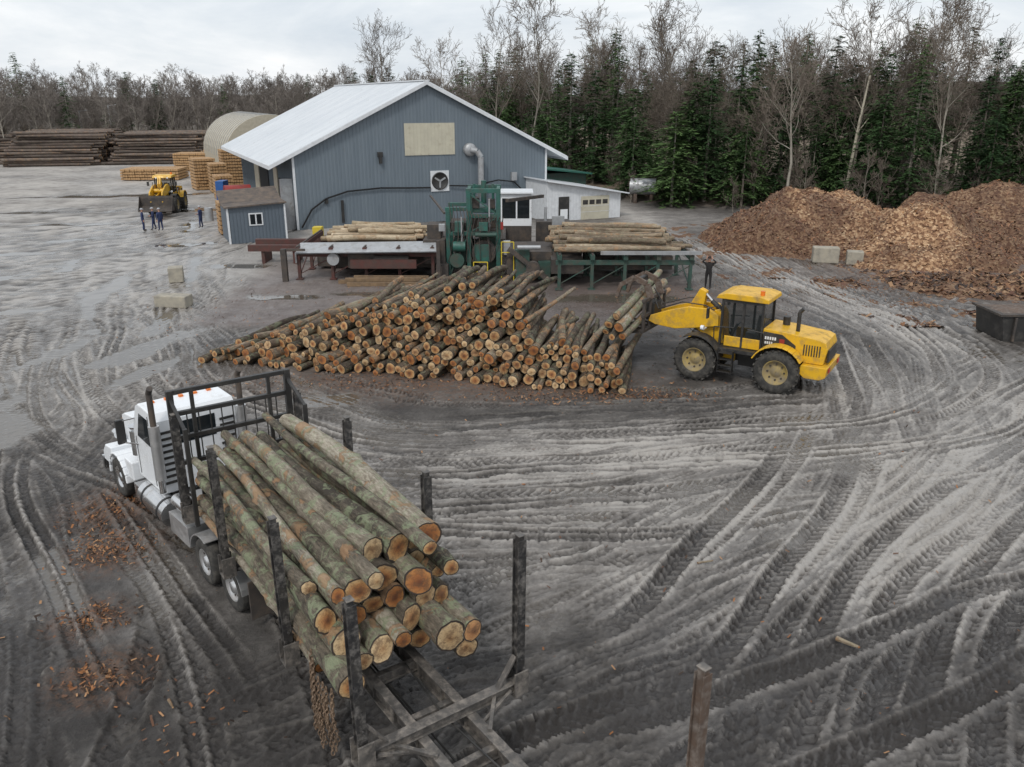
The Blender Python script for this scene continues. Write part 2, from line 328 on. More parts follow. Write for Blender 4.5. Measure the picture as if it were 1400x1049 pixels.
# ------------------------------------------------------------------ logs
def bark_mat(name, dark, mid, light, peel, lich):
    m, nt, b = new_mat(name); v = attr(nt, 'lc', 'Vector'); rnd = attr(nt, 'rnd')
    mp = N(nt, 'ShaderNodeMapping'); mp.inputs['Scale'].default_value = (1, 1, .25); nt.links.new(v, mp.inputs['Vector'])
    fn = noise_node(nt, mp.outputs[0], 20, 9, .78); md = noise_node(nt, v, 3.0, 8, .75, .8); md2 = noise_node(nt, v, 1.7, 7, .7, .8); br = noise_node(nt, v, 1.1, 3)
    f = mth(nt, 'ADD', mth(nt, 'MULTIPLY', fn, .8), mth(nt, 'MULTIPLY_ADD', rnd, .26, -.16)); f = mth(nt, 'ADD', f, mth(nt, 'MULTIPLY_ADD', br, .4, -.2))
    col = ramp(nt, f, [(.22, dark), (.42, mid), (.60, light)])
    col = mixc(nt, mth(nt, 'MULTIPLY', ramp(nt, md, [(.50, 0), (.58, 1)]), lich), col, mixc(nt, fn, (.09, .12, .045), (.42, .46, .31)))
    pm = ramp(nt, mth(nt, 'ADD', md2, mth(nt, 'MULTIPLY', rnd, .1)), [(.61, 0), (.64, 1)])
    col = mixc(nt, mth(nt, 'MULTIPLY', pm, peel), col, mixc(nt, fn, (.2, .10, .045), (.5, .31, .17)))
    nt.links.new(col, b.inputs['Base Color']); b.inputs['Roughness'].default_value = .78; b.inputs['Specular IOR Level'].default_value = .4
    bump(nt, b, mth(nt, 'SUBTRACT', fn, mth(nt, 'MULTIPLY', pm, .3)), 1., .05); return m
def cut_mat(name):
    m, nt, b = new_mat(name); v = attr(nt, 'lc', 'Vector'); rnd = attr(nt, 'rnd'); rad = attr(nt, 'rad')
    nz = noise_node(nt, v, 5, 6, .65); rr = mth(nt, 'ADD', rad, mth(nt, 'MULTIPLY_ADD', nz, .7, -.35))
    A = ramp(nt, rr, [(.05, (.12, .045, .02)), (.3, (.32, .13, .045)), (.55, (.5, .26, .1)), (.9, (.58, .4, .2))])
    B = ramp(nt, rr, [(.05, (.3, .16, .07)), (.35, (.52, .35, .18)), (.9, (.64, .48, .28))])
    C = ramp(nt, rr, [(.1, (.15, .05, .02)), (.5, (.38, .14, .04)), (.9, (.48, .22, .07))])
    col = mixc(nt, ramp(nt, rnd, [(.35, 0), (.5, 1)]), A, B); col = mixc(nt, ramp(nt, rnd, [(.62, 0), (.72, 1)]), col, C)
    ring = mth(nt, 'SINE', mth(nt, 'MULTIPLY', rr, 60)); col = mixc(nt, mth(nt, 'MULTIPLY_ADD', ring, .09, .1), col, (.2, .08, .03))
    col = mixc(nt, mth(nt, 'MULTIPLY', ramp(nt, noise_node(nt, v, 7, 7, .75), [(.46, 0), (.58, 1)]), .65), col, (.12, .065, .035))
    col = mixc(nt, ramp(nt, mth(nt, 'ADD', rad, mth(nt, 'MULTIPLY_ADD', nz, .12, -.06)), [(.86, 0), (.9, 1)]), col, (.045, .033, .026))
    nt.links.new(col, b.inputs['Base Color']); b.inputs['Roughness'].default_value = .75
    bump(nt, b, noise_node(nt, v, 30, 5), .6, .03); return m
M['bark'] = bark_mat('bark', (.055, .045, .034), (.21, .175, .13), (.50, .45, .36), .75, .8)
M['barkdk'] = bark_mat('bark_brown', (.034, .024, .018), (.14, .10, .07), (.38, .31, .23), .85, .38)
M['barkpale'] = bark_mat('bark_peeled', (.2, .15, .10), (.42, .33, .22), (.6, .5, .36), .5, .08)
M['barkfar'] = bark_mat('bark_weathered', (.045, .033, .028), (.12, .09, .075), (.24, .2, .17), .3, .1)
M['barkmix'] = bark_mat('bark_part_peeled', (.09, .065, .045), (.25, .19, .13), (.46, .38, .27), .6, .2)
M['cut'] = cut_mat('cut_wood')
class LB:
    def __init__(s): s.v = []; s.f = []; s.m = []; s.lc = []; s.rnd = []; s.rad = []; s.sm = []
    def log(s, p0, p1, r0, r1, n=12, seg=6, bend=.0, wob=.05, lopside=.06, knots=0):
        p0, p1 = Vector(p0), Vector(p1); d = p1-p0; L = d.length; d.normalize()
        u = Vector((0, 0, 1)) if abs(d.z) < .9 else Vector((1, 0, 0)); a = d.cross(u).normalized(); b = a.cross(d)
        off = (R(0, 60), R(0, 60), R(0, 60)); rn = random.random(); ph = R(0, 6.28); bd = a*math.cos(ph)*bend+b*math.sin(ph)*bend; bd2 = (a*math.cos(ph+2)+b*math.sin(ph+2))*bend*.5
        o = len(s.v); lump = [R(-wob, wob) for _ in range(n)]; e = R(0, 6.28); tilt = R(-.3, .3)
        kn = [(random.randrange(1, seg), random.randrange(n)) for _ in range(knots)] if seg > 2 else []
        for i in range(seg+1):
            t = i/seg; c = p0+d*(L*t)+bd*math.sin(math.pi*t)+bd2*math.sin(2*math.pi*t); r = r0+(r1-r0)*t; r *= 1+R(-wob, wob)*.5
            if i == 0: r *= 1.06
            for j in range(n):
                th = 2*math.pi*j/n; q = r*(1+lump[j]+R(-wob, wob)*.6+lopside*math.cos(2*th+e))
                if (i, j) in kn: q += R(.03, .07)
                ex = d*(tilt*r*math.cos(th+e)) if i == 0 else Vector()
                s.v.append(c+a*(q*math.cos(th))+b*(q*math.sin(th))+ex)
                s.lc.append((r*math.cos(th)+off[0], r*math.sin(th)+off[1], L*t+off[2])); s.rnd.append(rn); s.rad.append(1)
        for i in range(seg):
            for j in range(n): s.f.append((o+i*n+j, o+i*n+(j+1)%n, o+(i+1)*n+(j+1)%n, o+(i+1)*n+j)); s.m.append(0); s.sm.append(True)
        for i, sg in ((0, -1), (seg, 1)):
            k = len(s.v); rr = r0 if i == 0 else r1
            ring = [s.v[o+i*n+j] for j in range(n)]; c = sum(ring, Vector())/n
            cc = c+a*R(-.15, .15)*rr+b*R(-.15, .15)*rr
            for j in range(n):
                s.v.append(ring[j].copy()); th = 2*math.pi*j/n; s.lc.append((rr*math.cos(th)+off[0], rr*math.sin(th)+off[1], off[2]+sg)); s.rnd.append(rn); s.rad.append(1)
            s.v.append(cc+d*(sg*R(0, .04))); s.lc.append((off[0], off[1], off[2]+sg)); s.rnd.append(rn); s.rad.append(0)
            for j in range(n):
                f = (k+j, k+(j+1)%n, k+n); s.f.append(f if sg > 0 else f[::-1]); s.m.append(1); s.sm.append(False)
    def obj(s, name, bark='bark', parent=None):
        me = bpy.data.meshes.new(name); me.from_pydata([tuple(v) for v in s.v], [], s.f)
        me.materials.append(M[bark]); me.materials.append(M['cut'])
        me.polygons.foreach_set('material_index', s.m); me.polygons.foreach_set('use_smooth', s.sm)
        t = me.attributes.new('lc', 'FLOAT_VECTOR', 'POINT'); t.data.foreach_set('vector', np.array(s.lc, np.float32).ravel())
        fattr(me, 'rnd', s.rnd); fattr(me, 'rad', s.rad)
        o = bpy.data.objects.new(name, me); COL.objects.link(o)
        if parent: o.parent = parent
        return o
def pack(nmax, x0, x1, prof, rf, zb, nxs=240, tight=.97):
    xs = np.linspace(x0, x1, nxs); P = []
    pr = np.array([prof(x) for x in xs])
    for i in range(nmax):
        r = rf(); z = np.full(nxs, zb+r)
        for cx, cz, cr in P:
            dx = np.abs(xs-cx); k = dx < r+cr
            z[k] = np.maximum(z[k], cz+np.sqrt((r+cr)**2-dx[k]**2)*tight)
        ok = (xs-r >= x0-.01)&(xs+r <= x1+.01)&(z+r <= pr)
        if not ok.any(): continue
        zz = np.where(ok, z+rng.random(nxs)*.15, 99); j = int(np.argmin(zz)); P.append((xs[j], z[j], r))
    return P

# main pile
lb = LB(); P0 = Vector((-12.6, 31.7, 0)); e = Vector((.975, -.222, 0)); pd_ = Vector((.222, .975, 0))
prof = lambda x: float(np.interp(x, [0, 1.5, 4, 6.5, 9, 11, 12.6, 13.1, 13.6, 16.4, 17.1], [.4, .65, 1.4, 2.1, 2.65, 2.9, 2.8, 1.9, 1.4, 1.15, .6]))
PK = pack(520, 0, 17.1, prof, lambda: random.choice([R(.09, .14), R(.11, .17), R(.14, .21)]), 0, 260, 1.0)
for x, z, r in PK:
    top = z > prof(x)-.5; fan = .40*(1-x/17)**1.2-.04; yaw = fan+random.gauss(0, .03)+(random.gauss(0, .08) if top else 0)
    back = z*.85+R(-.35, .45)+(R(0, .8) if random.random() < .15 else 0); d = (pd_*math.cos(yaw)+e*math.sin(yaw)); d.z = (R(.0, .07) if top else R(-.02, .02)); d.normalize()
    L = R(4.3, 5.3); p = P0+e*x+pd_*back+Vector((0, 0, z)); lb.log(p, p+d*L, r*1.06, r*R(.7, .92), n=12, seg=6, bend=R(0, .10), wob=.06, lopside=.08, knots=1)
for i in range(36):
    x = R(.5, 12.5) if i < 32 else R(13.5, 16); z = prof(x)*R(.8, 1.02)+.13; p = P0+e*x+pd_*(z*.85+R(-.1, .5))+Vector((0, 0, z)); yaw = .32*(1-x/17)+random.gauss(0, .13)
    d = pd_*math.cos(yaw)+e*math.sin(yaw); d.z = R(-.01, .04); r = R(.10, .17); lb.log(p, p+d.normalized()*R(3.6, 4.8), r, r*.85, bend=.1, knots=2)
lb.obj('log_pile', 'barkdk')

# ------------------------------------------------------------------ truck + trailer
Oh = Vector((-1.0, 10.02, 0)); ha = math.atan2(.815, -.58)
trailer = empty('log_trailer', place(Oh.x, Oh.y, ha))
mb = MB(); mb.mat('rail')
for y in (-.42, .42):
    mb.box(-7.5, 8.4, y-.08, y+.08, 1.20, 1.23); mb.box(-7.5, 8.4, y-.08, y+.08, .92, .95); mb.box(-7.5, 8.4, y-.015, y+.015, .95, 1.2)
    for i in range(22): mb.box(-7+i*.7, -6.97+i*.7, y-.07, y+.07, .952, 1.198)
for i in range(13): mb.box(-6.8+i*1.2, -6.68+i*1.2, -.40, .40, 1.0, 1.14); mb.box(-6.84+i*1.2, -6.64+i*1.2, -.40, .40, .98, 1.0)
mb.mat('black'); mb.tube([(-7, .2, .96), (-2, .25, .9), (1, .18, .95), (5, .22, .9)], .03, 6); mb.tube([(-7, .1, .93), (-2, .12, .95), (1, .1, .9), (5, .12, .92)], .02, 6)
mb.tube([(-3.5, -.15, 1.16), (-1.5, -.22, 1.17), (.2, -.1, 1.16), (1.6, -.2, 1.18)], .018, 6)
mb.cyl((-1.7, -.38, .8), (-1.7, .38, .8), .14, n=16); mb.obj('frame_rails', trailer, .006)
mb = MB()
for x in (-3.6, 0., 2.75, 6.0, 8.7):
    mb.mat('rail'); mb.box(x-.09, x+.09, -1.36, 1.36, 1.235, 1.25); mb.box(x-.09, x+.09, -1.36, 1.36, 1.385, 1.40); mb.box(x-.05, x+.05, -1.36, 1.36, 1.25, 1.385)
    for y in (-1, 1):
        mb.mat('rail'); mb.box(x-.14, x+.14, y*1.32-.13, y*1.32+.13, 1.17, 1.22); mb.box(x-.14, x-.11, y*1.32-.13, y*1.32+.13, 1.22, 1.6); mb.box(x+.11, x+.14, y*1.32-.13, y*1.32+.13, 1.22, 1.6)
        mb.mat('rust' if x == -3.6 else 'stake'); zt = 3.9 + R(-.05, .05) - (.25 if x > 8 else 0); lean = y*R(.0, .05)
        mb.beam((x, y*1.34, 1.25), (x, y*1.34+lean, zt), .09, .11)
        mb.beam((x+.066, y*1.34, 1.5), (x+.066, y*1.34+lean, zt-.06), .15, .018); mb.beam((x-.066, y*1.34, 1.5), (x-.066, y*1.34+lean, zt-.06), .15, .018)
        mb.mat('rail'); mb.beam((x, y*1.34+lean, zt+.002), (x, y*1.34+lean, zt+.02), .12, .14)
        mb.beam((x, y*.95, 1.38), (x, y*1.28, 1.85), .10, .04); mb.beam((x-.3, y*.5, 1.2), (x-.08, y*1.15, 1.3), .05, .05)
        mb.beam((x+.1, y*.5, 1.2), (x+.1, y*1.2, 1.3), .06, .06); mb.beam((x-.55, y*.44, 1.25), (x, y*.9, 1.30), .06, .06)
        for q in range(3): mb.mat('stake'); mb.cyl((x-.12, y*1.34, 1.5+q*.3), (x+.12, y*1.34, 1.5+q*.3), .02, n=6)
mb.obj('bunks_and_stakes', trailer, .006)
mb = MB(); mb.mat('black'); hx = 9.1
for y in (-1.3, 1.3): mb.box(hx-.06, hx+.06, y-.07, y+.07, 1.2, 4.1)
for y in (-.85, .85): mb.box(hx-.04, hx+.04, y-.04, y+.04, 1.4, 4.0)
for z in (4.05, 3.55, 3.0, 2.4): mb.box(hx-.05, hx+.05, -1.23, 1.23, z-.05, z+.05)
for i in range(9): mb.box(hx-.02, hx+.02, -1.0+i*.25-.012, -1.0+i*.25+.012, 2.45, 3.5)
for y in (-1.3, 1.3):
    mb.beam((hx, y, 3.9), (hx-1.0, y, 3.5), .07, .07); mb.beam((hx-1., y, 3.55), (hx-1., y, 1.3), .09, .09)
mb.box(hx-.06, hx+.06, -1.3, 1.3, 1.2, 1.4)
mb.obj('headboard', trailer, .01)
def wheel(mb, x, y, z, r, w, rim, lug=0, hub=.0, side=1, n=32):
    mb.mat('rubber'); h = w/2
    mb.lathe_y(x, y, z, [(r*.54, -h*.8), (r*.6, -h*.98), (r*.82, -h*1.02), (r*.94, -h*.92), (r*.985, -h*.75), (r*.985, h*.75), (r*.94, h*.92), (r*.82, h*1.02), (r*.6, h*.98), (r*.54, h*.8)], n)
    if lug:
        for i in range(lug):
            for sgn in (-1, 1):
                t = 2*math.pi*(i+(.5 if sgn > 0 else 0))/lug; rm = Matrix.Translation((x, y, z)) @ Matrix.Rotation(-t, 4, 'Y') @ Matrix.Translation((r*.985, sgn*h*.5, 0)) @ Matrix.Rotation(sgn*.6, 4, 'X')
                a, bb, cc = r*.035, h*.56, r*.05
                mb.add([rm @ Vector(p) for p in [(-a,-bb,-cc),(a,-bb,-cc),(a,bb,-cc),(-a,bb,-cc),(-a,-bb,cc),(a,-bb,cc),(a,bb,cc),(-a,bb,cc)]], MB.BF)
    mb.mat(rim)
    for sd in (-1, 1):
        mb.lathe_y(x, y, z, [(r*.57, sd*h*.9), (r*.55, sd*h*.93), (r*.5, sd*h*.6), (r*.3, sd*h*.35), (r*.24, sd*h*.4), (r*.22, sd*(h*.4+hub)), (r*.02, sd*(h*.45+hub))], n)
        for i in range(8):
            t = i*math.pi/4; cx = x+r*.37*math.cos(t); cz = z+r*.37*math.sin(t)
            mb.mat('mach'); mb.cyl((cx, y+sd*h*.40, cz), (cx, y+sd*h*.56, cz), r*.045, n=6)
        mb.mat(rim)
mb = MB()
for x in (-5.2, -6.5):
    for s_ in (-1, 1):
        for y in (.78, 1.1): wheel(mb, x, s_*y, .52, .52, .28, 'alu', n=24)
    mb.mat('mach'); mb.cyl((x, -1, .52), (x, 1, .52), .08)
mb.mat('mach'); mb.box(-7, -4.6, -.36, .36, .6, .9); mb.obj('trailer_axles', trailer)
mb = MB(); mb.mat('chain')
def chain(mb, pts, step=.075, r=.012, lk=.05):
    for i in range(len(pts)-1):
        a, b_ = Vector(pts[i]), Vector(pts[i+1]); n = max(1, int((b_-a).length/step))
        for j in range(n):
            c = a.lerp(b_, (j+.5)/n); d = (b_-a).normalized(); s1, s2 = mb.frame(d); w = s1 if j % 2 else s2
            ring = [c+d*(lk*math.cos(t))+w*(lk*.62*math.sin(t)) for t in [k_*math.pi/3 for k_ in range(7)]]
            mb.tube(ring, r, 5)
for (x, y, zt, zb_) in [(1.9, 1.26, 1.9, .25), (1.8, 1.28, 1.8, .4), (1.72, 1.25, 1.5, .1), (2.02, 1.22, 1.6, .55), (1.62, 1.22, 1.45, .45), (1.55, 1.2, 1.4, .15), (1.45, 1.15, 1.4, .3)]:
    chain(mb, [(x, y, zt), (x+R(-.05, .05), y+.02, (zt+zb_)/2), (x+R(-.1, .1), y+R(-.05, .05), zb_)])
    chain(mb, [(x, y, zt), (x-.08, y+.05, (zt+zb_)/2+.1), (x-.12, y, zb_+.2)])
mb.obj('chains', trailer)
# load
lb = LB()
prf = lambda c: float(np.interp(c, [-1.25, -.6, 0, .6, 1.25], [2.8, 3.15, 3.4, 3.5, 3.4]))
PK = pack(120, -1.24, 1.24, prf, lambda: random.choice([R(.10, .14), R(.13, .17), R(.15, .2), R(.18, .24)]), 1.41)
for c, z, r in PK:
    top = z > prf(c)-.5; x0 = R(1.2, 2.4) - (.35 if z < 2.3 else 0); x1 = R(8.3, 8.95)-(.5 if top else 0)
    dy = R(-.06, .06) if not top else R(-.22, .22); dz = R(-.04, .06)
    lb.log((x0, -c, z), (x1, -c+dy, z-r*.12+dz), r*1.1, r*R(.66, .88), n=20, seg=24, bend=R(.03, .14), wob=.055, lopside=.07, knots=4)
lb.obj('log_load', 'bark', trailer)

tp = Oh + Vector((-.58, .815, 0))*7.35; ta = math.atan2(.742, -.67)
truck = empty('semi_truck', place(tp.x, tp.y, ta))
mb = MB(); mb.mat('black')
for y in (-.42, .42): mb.box(-1.5, 7.2, y-.05, y+.05, .72, .98)
for x in (-1.4, 0, 1.2, 2.4, 5.4): mb.box(x-.06, x+.06, -.37, .37, .76, .92)
mb.cyl((0, 0, 1.0), (0, 0, 1.1), .45); mb.box(-.5, .5, -.37, .37, .98, 1.03)
mb.mat('mach'); mb.box(1.4, 3.3, -.6, .6, .55, .70)
mb.box(-1.62, -1.58, .72, 1.28, .25, 1.1); mb.box(-1.62, -1.58, -1.28, -.72, .25, 1.1)
for x in (-.67, .67, 6.3): mb.cyl((x, -.95, .53), (x, .95, .53), .09)
mb.obj('chassis', truck, .008)
mb = MB()
for x in (-.67, .67):
    for s_ in (-1, 1):
        wheel(mb, x, s_*.80, .53, .53, .27, 'alu'); wheel(mb, x, s_*1.12, .53, .53, .27, 'alu', lug=0, hub=.06)
for s_ in (-1, 1): wheel(mb, 6.3, s_*1.05, .54, .54, .3, 'chrome', hub=.05)
mb.obj('wheels', truck)
mb = MB(); mb.mat('white')
mb.prism([(3.5, 1.0), (3.5, 2.85), (3.65, 3.02), (4.5, 3.06), (4.72, 2.95), (5.12, 2.2), (5.12, 1.0)], -1.0, 1.0)
mb.prism([(5.13, .95), (5.13, 2.16), (6.3, 2.05), (7.2, 1.95), (7.42, 1.85), (7.45, .95)], -.58, .58)
mb.arch(6.3, .54, .64, .06, -5, 175, .58, 1.22); mb.arch(6.3, .54, .64, .06, -5, 175, -1.22, -.58)
mb.prism([(6.75, .9), (6.7, 1.25), (7.2, 1.2), (7.45, .95), (7.45, .7), (6.95, .7)], .585, 1.18); mb.prism([(6.75, .9), (6.7, 1.25), (7.2, 1.2), (7.45, .95), (7.45, .7), (6.95, .7)], -1.18, -.585)
mb.prism([(5.2, .8), (5.2, 1.3), (5.75, 1.3), (5.62, .8)], .6, 1.15); mb.prism([(5.2, .8), (5.2, 1.3), (5.75, 1.3), (5.62, .8)], -1.15, -.6)
mb.obj('cab_and_hood', truck, .05)
mb = MB(); mb.mat('glass')
for y in (-1, 1): mb.prism([(3.95, 2.1), (3.95, 2.8), (4.5, 2.82), (4.8, 2.15)], y*1.003-.004, y*1.003+.004)
mb.add([(4.755, -.88, 2.93), (4.755, .88, 2.93), (5.14, .9, 2.22), (5.14, -.9, 2.22)], [(0, 1, 2, 3)])
mb.box(3.49, 3.497, -.45, .45, 2.2, 2.75)
mb.mat('black')
for i in range(9): mb.box(3.46, 3.49, .55, .92, 1.25+i*.16, 1.31+i*.16)
for i in range(9): mb.box(3.46, 3.49, -.92, -.55, 1.25+i*.16, 1.31+i*.16)
mb.box(4.93, 4.95, 1.0, 1.012, 1.1, 2.1); mb.box(3.88, 3.9, 1.0, 1.012, 1.1, 2.9)
mb.mat('chrome')
mb.box(7.455, 7.49, -.5, .5, 1.0, 1.83); mb.box(7.5, 7.6, -1.2, 1.2, .38, .78)
for y in (-1, 1):
    mb.cyl((3.0, y*.98, .68), (4.6, y*.98, .68), .32, n=22); mb.box(4.65, 5.15, y*.95-.22, y*.95+.22, .4, .8)
    for x in (3.3, 4.3): mb.mat('black'); mb.cyl((x-.03, y*.98, .68), (x+.03, y*.98, .68), .335, n=22); mb.mat('chrome')
    mb.cyl((5.35, y*.86, 1.45), (5.35, y*.86, 2.1), .17, n=18); mb.cyl((5.35, y*.86, 2.1), (5.35, y*.86, 2.22), .12, .19, n=18)
    mb.cyl((3.33, y*1.06, 1.15), (3.33, y*1.06, 1.5), .075); mb.mat('alu'); mb.cyl((3.33, y*1.06, 1.5), (3.33, y*1.06, 2.85), .125, n=16)
    mb.mat('mach'); mb.cyl((3.33, y*1.06, 2.85), (3.33, y*1.06, 3.65), .07); mb.cyl((3.33, y*1.06, 3.65), (3.2, y*1.06, 3.8), .07); mb.mat('chrome')
    mb.cyl((7.1, y*.82, 1.42), (7.32, y*.82, 1.42), .12); mb.cyl((7.1, y*.82, 1.15), (7.1, y*.82, 1.35), .04)
    mb.beam((4.85, y*1.0, 2.6), (4.98, y*1.32, 2.55), .03, .03); mb.beam((4.85, y*1.0, 1.9), (4.98, y*1.32, 2.0), .03, .03)
    mb.mat('black'); mb.rbox((4.98, y*1.33, 2.28), (.08, .2, .62), rz=y*.1); mb.mat('chrome')
    mb.mat('alu'); mb.arch(.67, .53, .62, .03, 10, 115, y*.65, y*1.3) ; mb.arch(-.67, .53, .62, .03, 60, 170, y*.65, y*1.3); mb.mat('chrome')
mb.mat('mach'); mb.box(2.5, 2.9, -.9, -.5, .6, 1.2); mb.mat('alu'); mb.box(1.6, 2.7, .62, 1.2, .45, .95); mb.box(1.4, 3.2, -.6, .6, 1.0, 1.03)
mb.mat('chrome'); mb.cyl((2.0, .95, 1.15), (2.75, .95, 1.15), .16, n=18)
mb.mat('black'); mb.tube([(3.4, .2, 1.6), (2.6, .25, 1.3), (1.8, .1, 1.5), (1.0, 0, 1.25)], .025); mb.tube([(3.4, .05, 1.6), (2.7, .0, 1.2), (1.9, -.1, 1.45), (1.0, -.1, 1.25)], .02)
mb.mat('orange')
for y in (-.7, -.35, 0, .35, .7): mb.box(4.3, 4.4, y-.05, y+.05, 3.05, 3.1)
mb.obj('fittings', truck, .006)

# ------------------------------------------------------------------ wheel loader
def wheel_loader(mw, grapple=True):
    root = empty('wheel_loader', mw)
    mb = MB()
    for x in (-1.5, 1.5):
        for y in (-1.02, 1.02): wheel(mb, x, y, .8, .8, .6, 'rim', lug=22, hub=.02)
        mb.mat('mach'); mb.cyl((x, -.8, .78), (x, .8, .78), .16)
    mb.obj('wheels', root)
    mb = MB(); mb.mat('yellow')
    mb.prism([(-2.98, 1.18), (-3.08, 1.75), (-3.0, 1.98), (-2.8, 2.06), (-1.6, 2.18), (-.82, 2.22), (-.82, 1.18)], -.78, .78)
    mb.prism([(-3.15, .8), (-3.2, 1.17), (-2.3, 1.17), (-2.2, .9), (-2.45, .7), (-2.95, .7)], -1.05, 1.05)
    tw = [(.25, .7), (.25, 1.3), (.75, 1.5), (.82, 2.35), (.98, 2.6), (1.3, 2.5), (2.1, 1.45), (2.2, .8), (1.9, .6)]
    mb.prism(tw, .25, .38); mb.prism(tw, -.38, -.25)
    mb.box(.3, 2.0, -.25, .25, .65, 1.2)
    for y in (-1, 1):
        arm = [(.90, 2.0), (.92, 2.4), (1.3, 2.62), (2.1, 2.60), (2.9, 2.36), (3.6, 2.08), (3.68, 1.85), (3.4, 1.74), (2.6, 1.68), (1.9, 1.80), (1.2, 1.95)]
        mb.prism(arm, y*.47, y*.60)
        mb.box(-.74, .6, y*.735-.025, y*.735+.025, 1.36, 1.75)
    mb.cyl((2.35, -.47, 2.1), (2.35, .47, 2.1), .2, n=16)
    bc = [(1.75, 1.85), (1.68, 2.5), (1.6, 3.15), (1.85, 3.25), (2.15, 2.7), (2.22, 2.1), (2.15, 1.8)]
    mb.prism(bc, -.14, -.03); mb.prism(bc, .03, .14)
    mb.prism([(-.95, 3.12), (-.92, 3.26), (-.65, 3.34), (.6, 3.34), (.9, 3.26), (.98, 3.12)], -.84, .84)
    mb.beam((2.0, 0, 1.9), (3.5, 0, 1.75), .1, .12)
    mb.arch(-1.5, .8, .93, .05, 25, 150, .8, 1.34); mb.arch(-1.5, .8, .93, .05, 25, 150, -1.34, -.8)
    mb.obj('yellow_bodywork', root, .03)
    mb = MB(); mb.mat('black')
    mb.arch(1.5, .8, .92, .04, 60, 170, .78, 1.34); mb.arch(1.5, .8, .92, .04, 60, 170, -1.34, -.78)
    mb.box(-2.5, .1, -.42, .42, .6, 1.17); mb.box(-.05, .35, -.2, .2, .7, 1.3)
    mb.box(-.95, .85, -1.02, 1.02, 1.2, 1.34)
    for y in (-1, 1):
        mb.prism([(-.84, 1.55), (-.84, 2.12), (-1.5, 2.08), (-2.0, 1.75), (-2.0, 1.55)], y*.784-.006, y*.784+.006)
        for i in range(7): mb.box(-2.85+i*.09, -2.81+i*.09, y*.785-.008, y*.785+.008, 1.45, 1.85)
        mb.box(-1.35, -.9, y*.787-.012, y*.787+.012, 1.25, 1.5)
        for x in (-.76, -.05, .76): mb.beam((x, y*.73, 1.34), (x*.97, y*.71, 3.12), .08, .08)
        mb.beam((-.76, y*.735, 3.06), (.72, y*.735, 3.06), .06, .1)
        mb.tube([(.9, y*.98, 1.3), (.92, y*1.0, 2.1), (.2, y*1.0, 2.15)], .022, 6); mb.tube([(-.9, y*.98, 1.3), (-.9, y*1.0, 2.1), (-.3, y*1.0, 2.15)], .022, 6)
        for i in range(4): mb.box(.1, .6, y*1.14-.12, y*1.14+.12, .48+i*.24, .51+i*.24)
        mb.box(.08, .1, y*1.14-.12, y*1.14+.12, .45, 1.3); mb.box(.6, .62, y*1.14-.12, y*1.14+.12, .45, 1.3)
        mb.beam((.75, y*.8, 2.9), (1.1, y*1.2, 2.8), .03, .03); mb.rbox((1.12, y*1.22, 2.62), (.06, .2, .38))
    mb.box(-.55, -.05, -.28, .28, 1.5, 1.85); mb.rbox((-.5, 0, 2.15), (.14, .5, .75), ry=-.1); mb.beam((.62, 0, 1.4), (.35, 0, 2.05), .09, .09); mb.cyl((.3, -.18, 2.08), (.3, .18, 2.08), .03)
    mb.box(-3.12, -3.06, -.6, .6, 1.25, 1.7)
    mb.cyl((-1.9, .25, 2.1), (-1.9, .25, 2.85), .07); mb.cyl((-1.9, .25, 2.85), (-2.02, .25, 2.98), .07)
    mb.cyl((-1.35, -.3, 2.15), (-1.35, -.3, 2.5), .13)
    for y in (-.42, .42): mb.cyl((.9, y, 1.2), (1.9, y, 1.7), .09)
    mb.mat('chrome')
    for y in (-.42, .42): mb.cyl((1.9, y, 1.7), (2.4, y, 1.95), .05)
    mb.mat('black'); mb.cyl((.95, 0, 2.45), (1.4, 0, 2.8), .09); mb.mat('chrome'); mb.cyl((1.4, 0, 2.8), (1.72, 0, 3.1), .05)
    mb.mat('black'); mb.tube([(.9, .3, 2.4), (1.5, .44, 2.7), (2.4, .44, 2.72), (3.4, .3, 2.3), (3.8, .1, 2.9)], .025, 5); mb.tube([(.9, -.3, 2.4), (1.5, -.3, 2.8), (2.4, -.3, 2.75), (3.4, -.2, 2.4), (3.8, -.1, 3.0)], .025, 5)
    mb.mat('orange'); mb.cyl((-.6, .5, 3.34), (-.6, .5, 3.5), .08); mb.mat('redlamp'); mb.box(-3.22, -3.2, .6, .85, .95, 1.1); mb.box(-3.22, -3.2, -.85, -.6, .95, 1.1)
    mb.mat('white')
    for y in (-1, 1):
        for i in range(5): mb.box(-1.30+i*.085, -1.24+i*.085, y*.794-.004, y*.794+.004, 1.84, 1.95)
        for i in range(4): mb.box(-1.18+i*.075, -1.13+i*.075, y*.794-.004, y*.794+.004, 1.68, 1.77)
        mb.cyl((.9, y*.5, 3.12), (1.0, y*.5, 3.12), .07, n=10); mb.cyl((1.35, y*.85, 1.95), (1.47, y*.85, 1.95), .09, n=10); mb.beam((1.35, y*.6, 1.9), (1.38, y*.85, 1.9), .05, .05)
    mb.mat('red')
    for y in (-1, 1): mb.box(-1.6, -1.42, y*.794-.004, y*.794+.004, 1.70, 1.92)
    mb.obj('chassis_and_fittings', root, .008)
    mb = MB(); mb.mat('clear'); mb.prism([(-.74, 1.35), (-.72, 3.1), (.7, 3.1), (.78, 2.2), (.62, 1.35)], -.69, .69); mb.obj('cab_glazing', root)
    mb = MB()
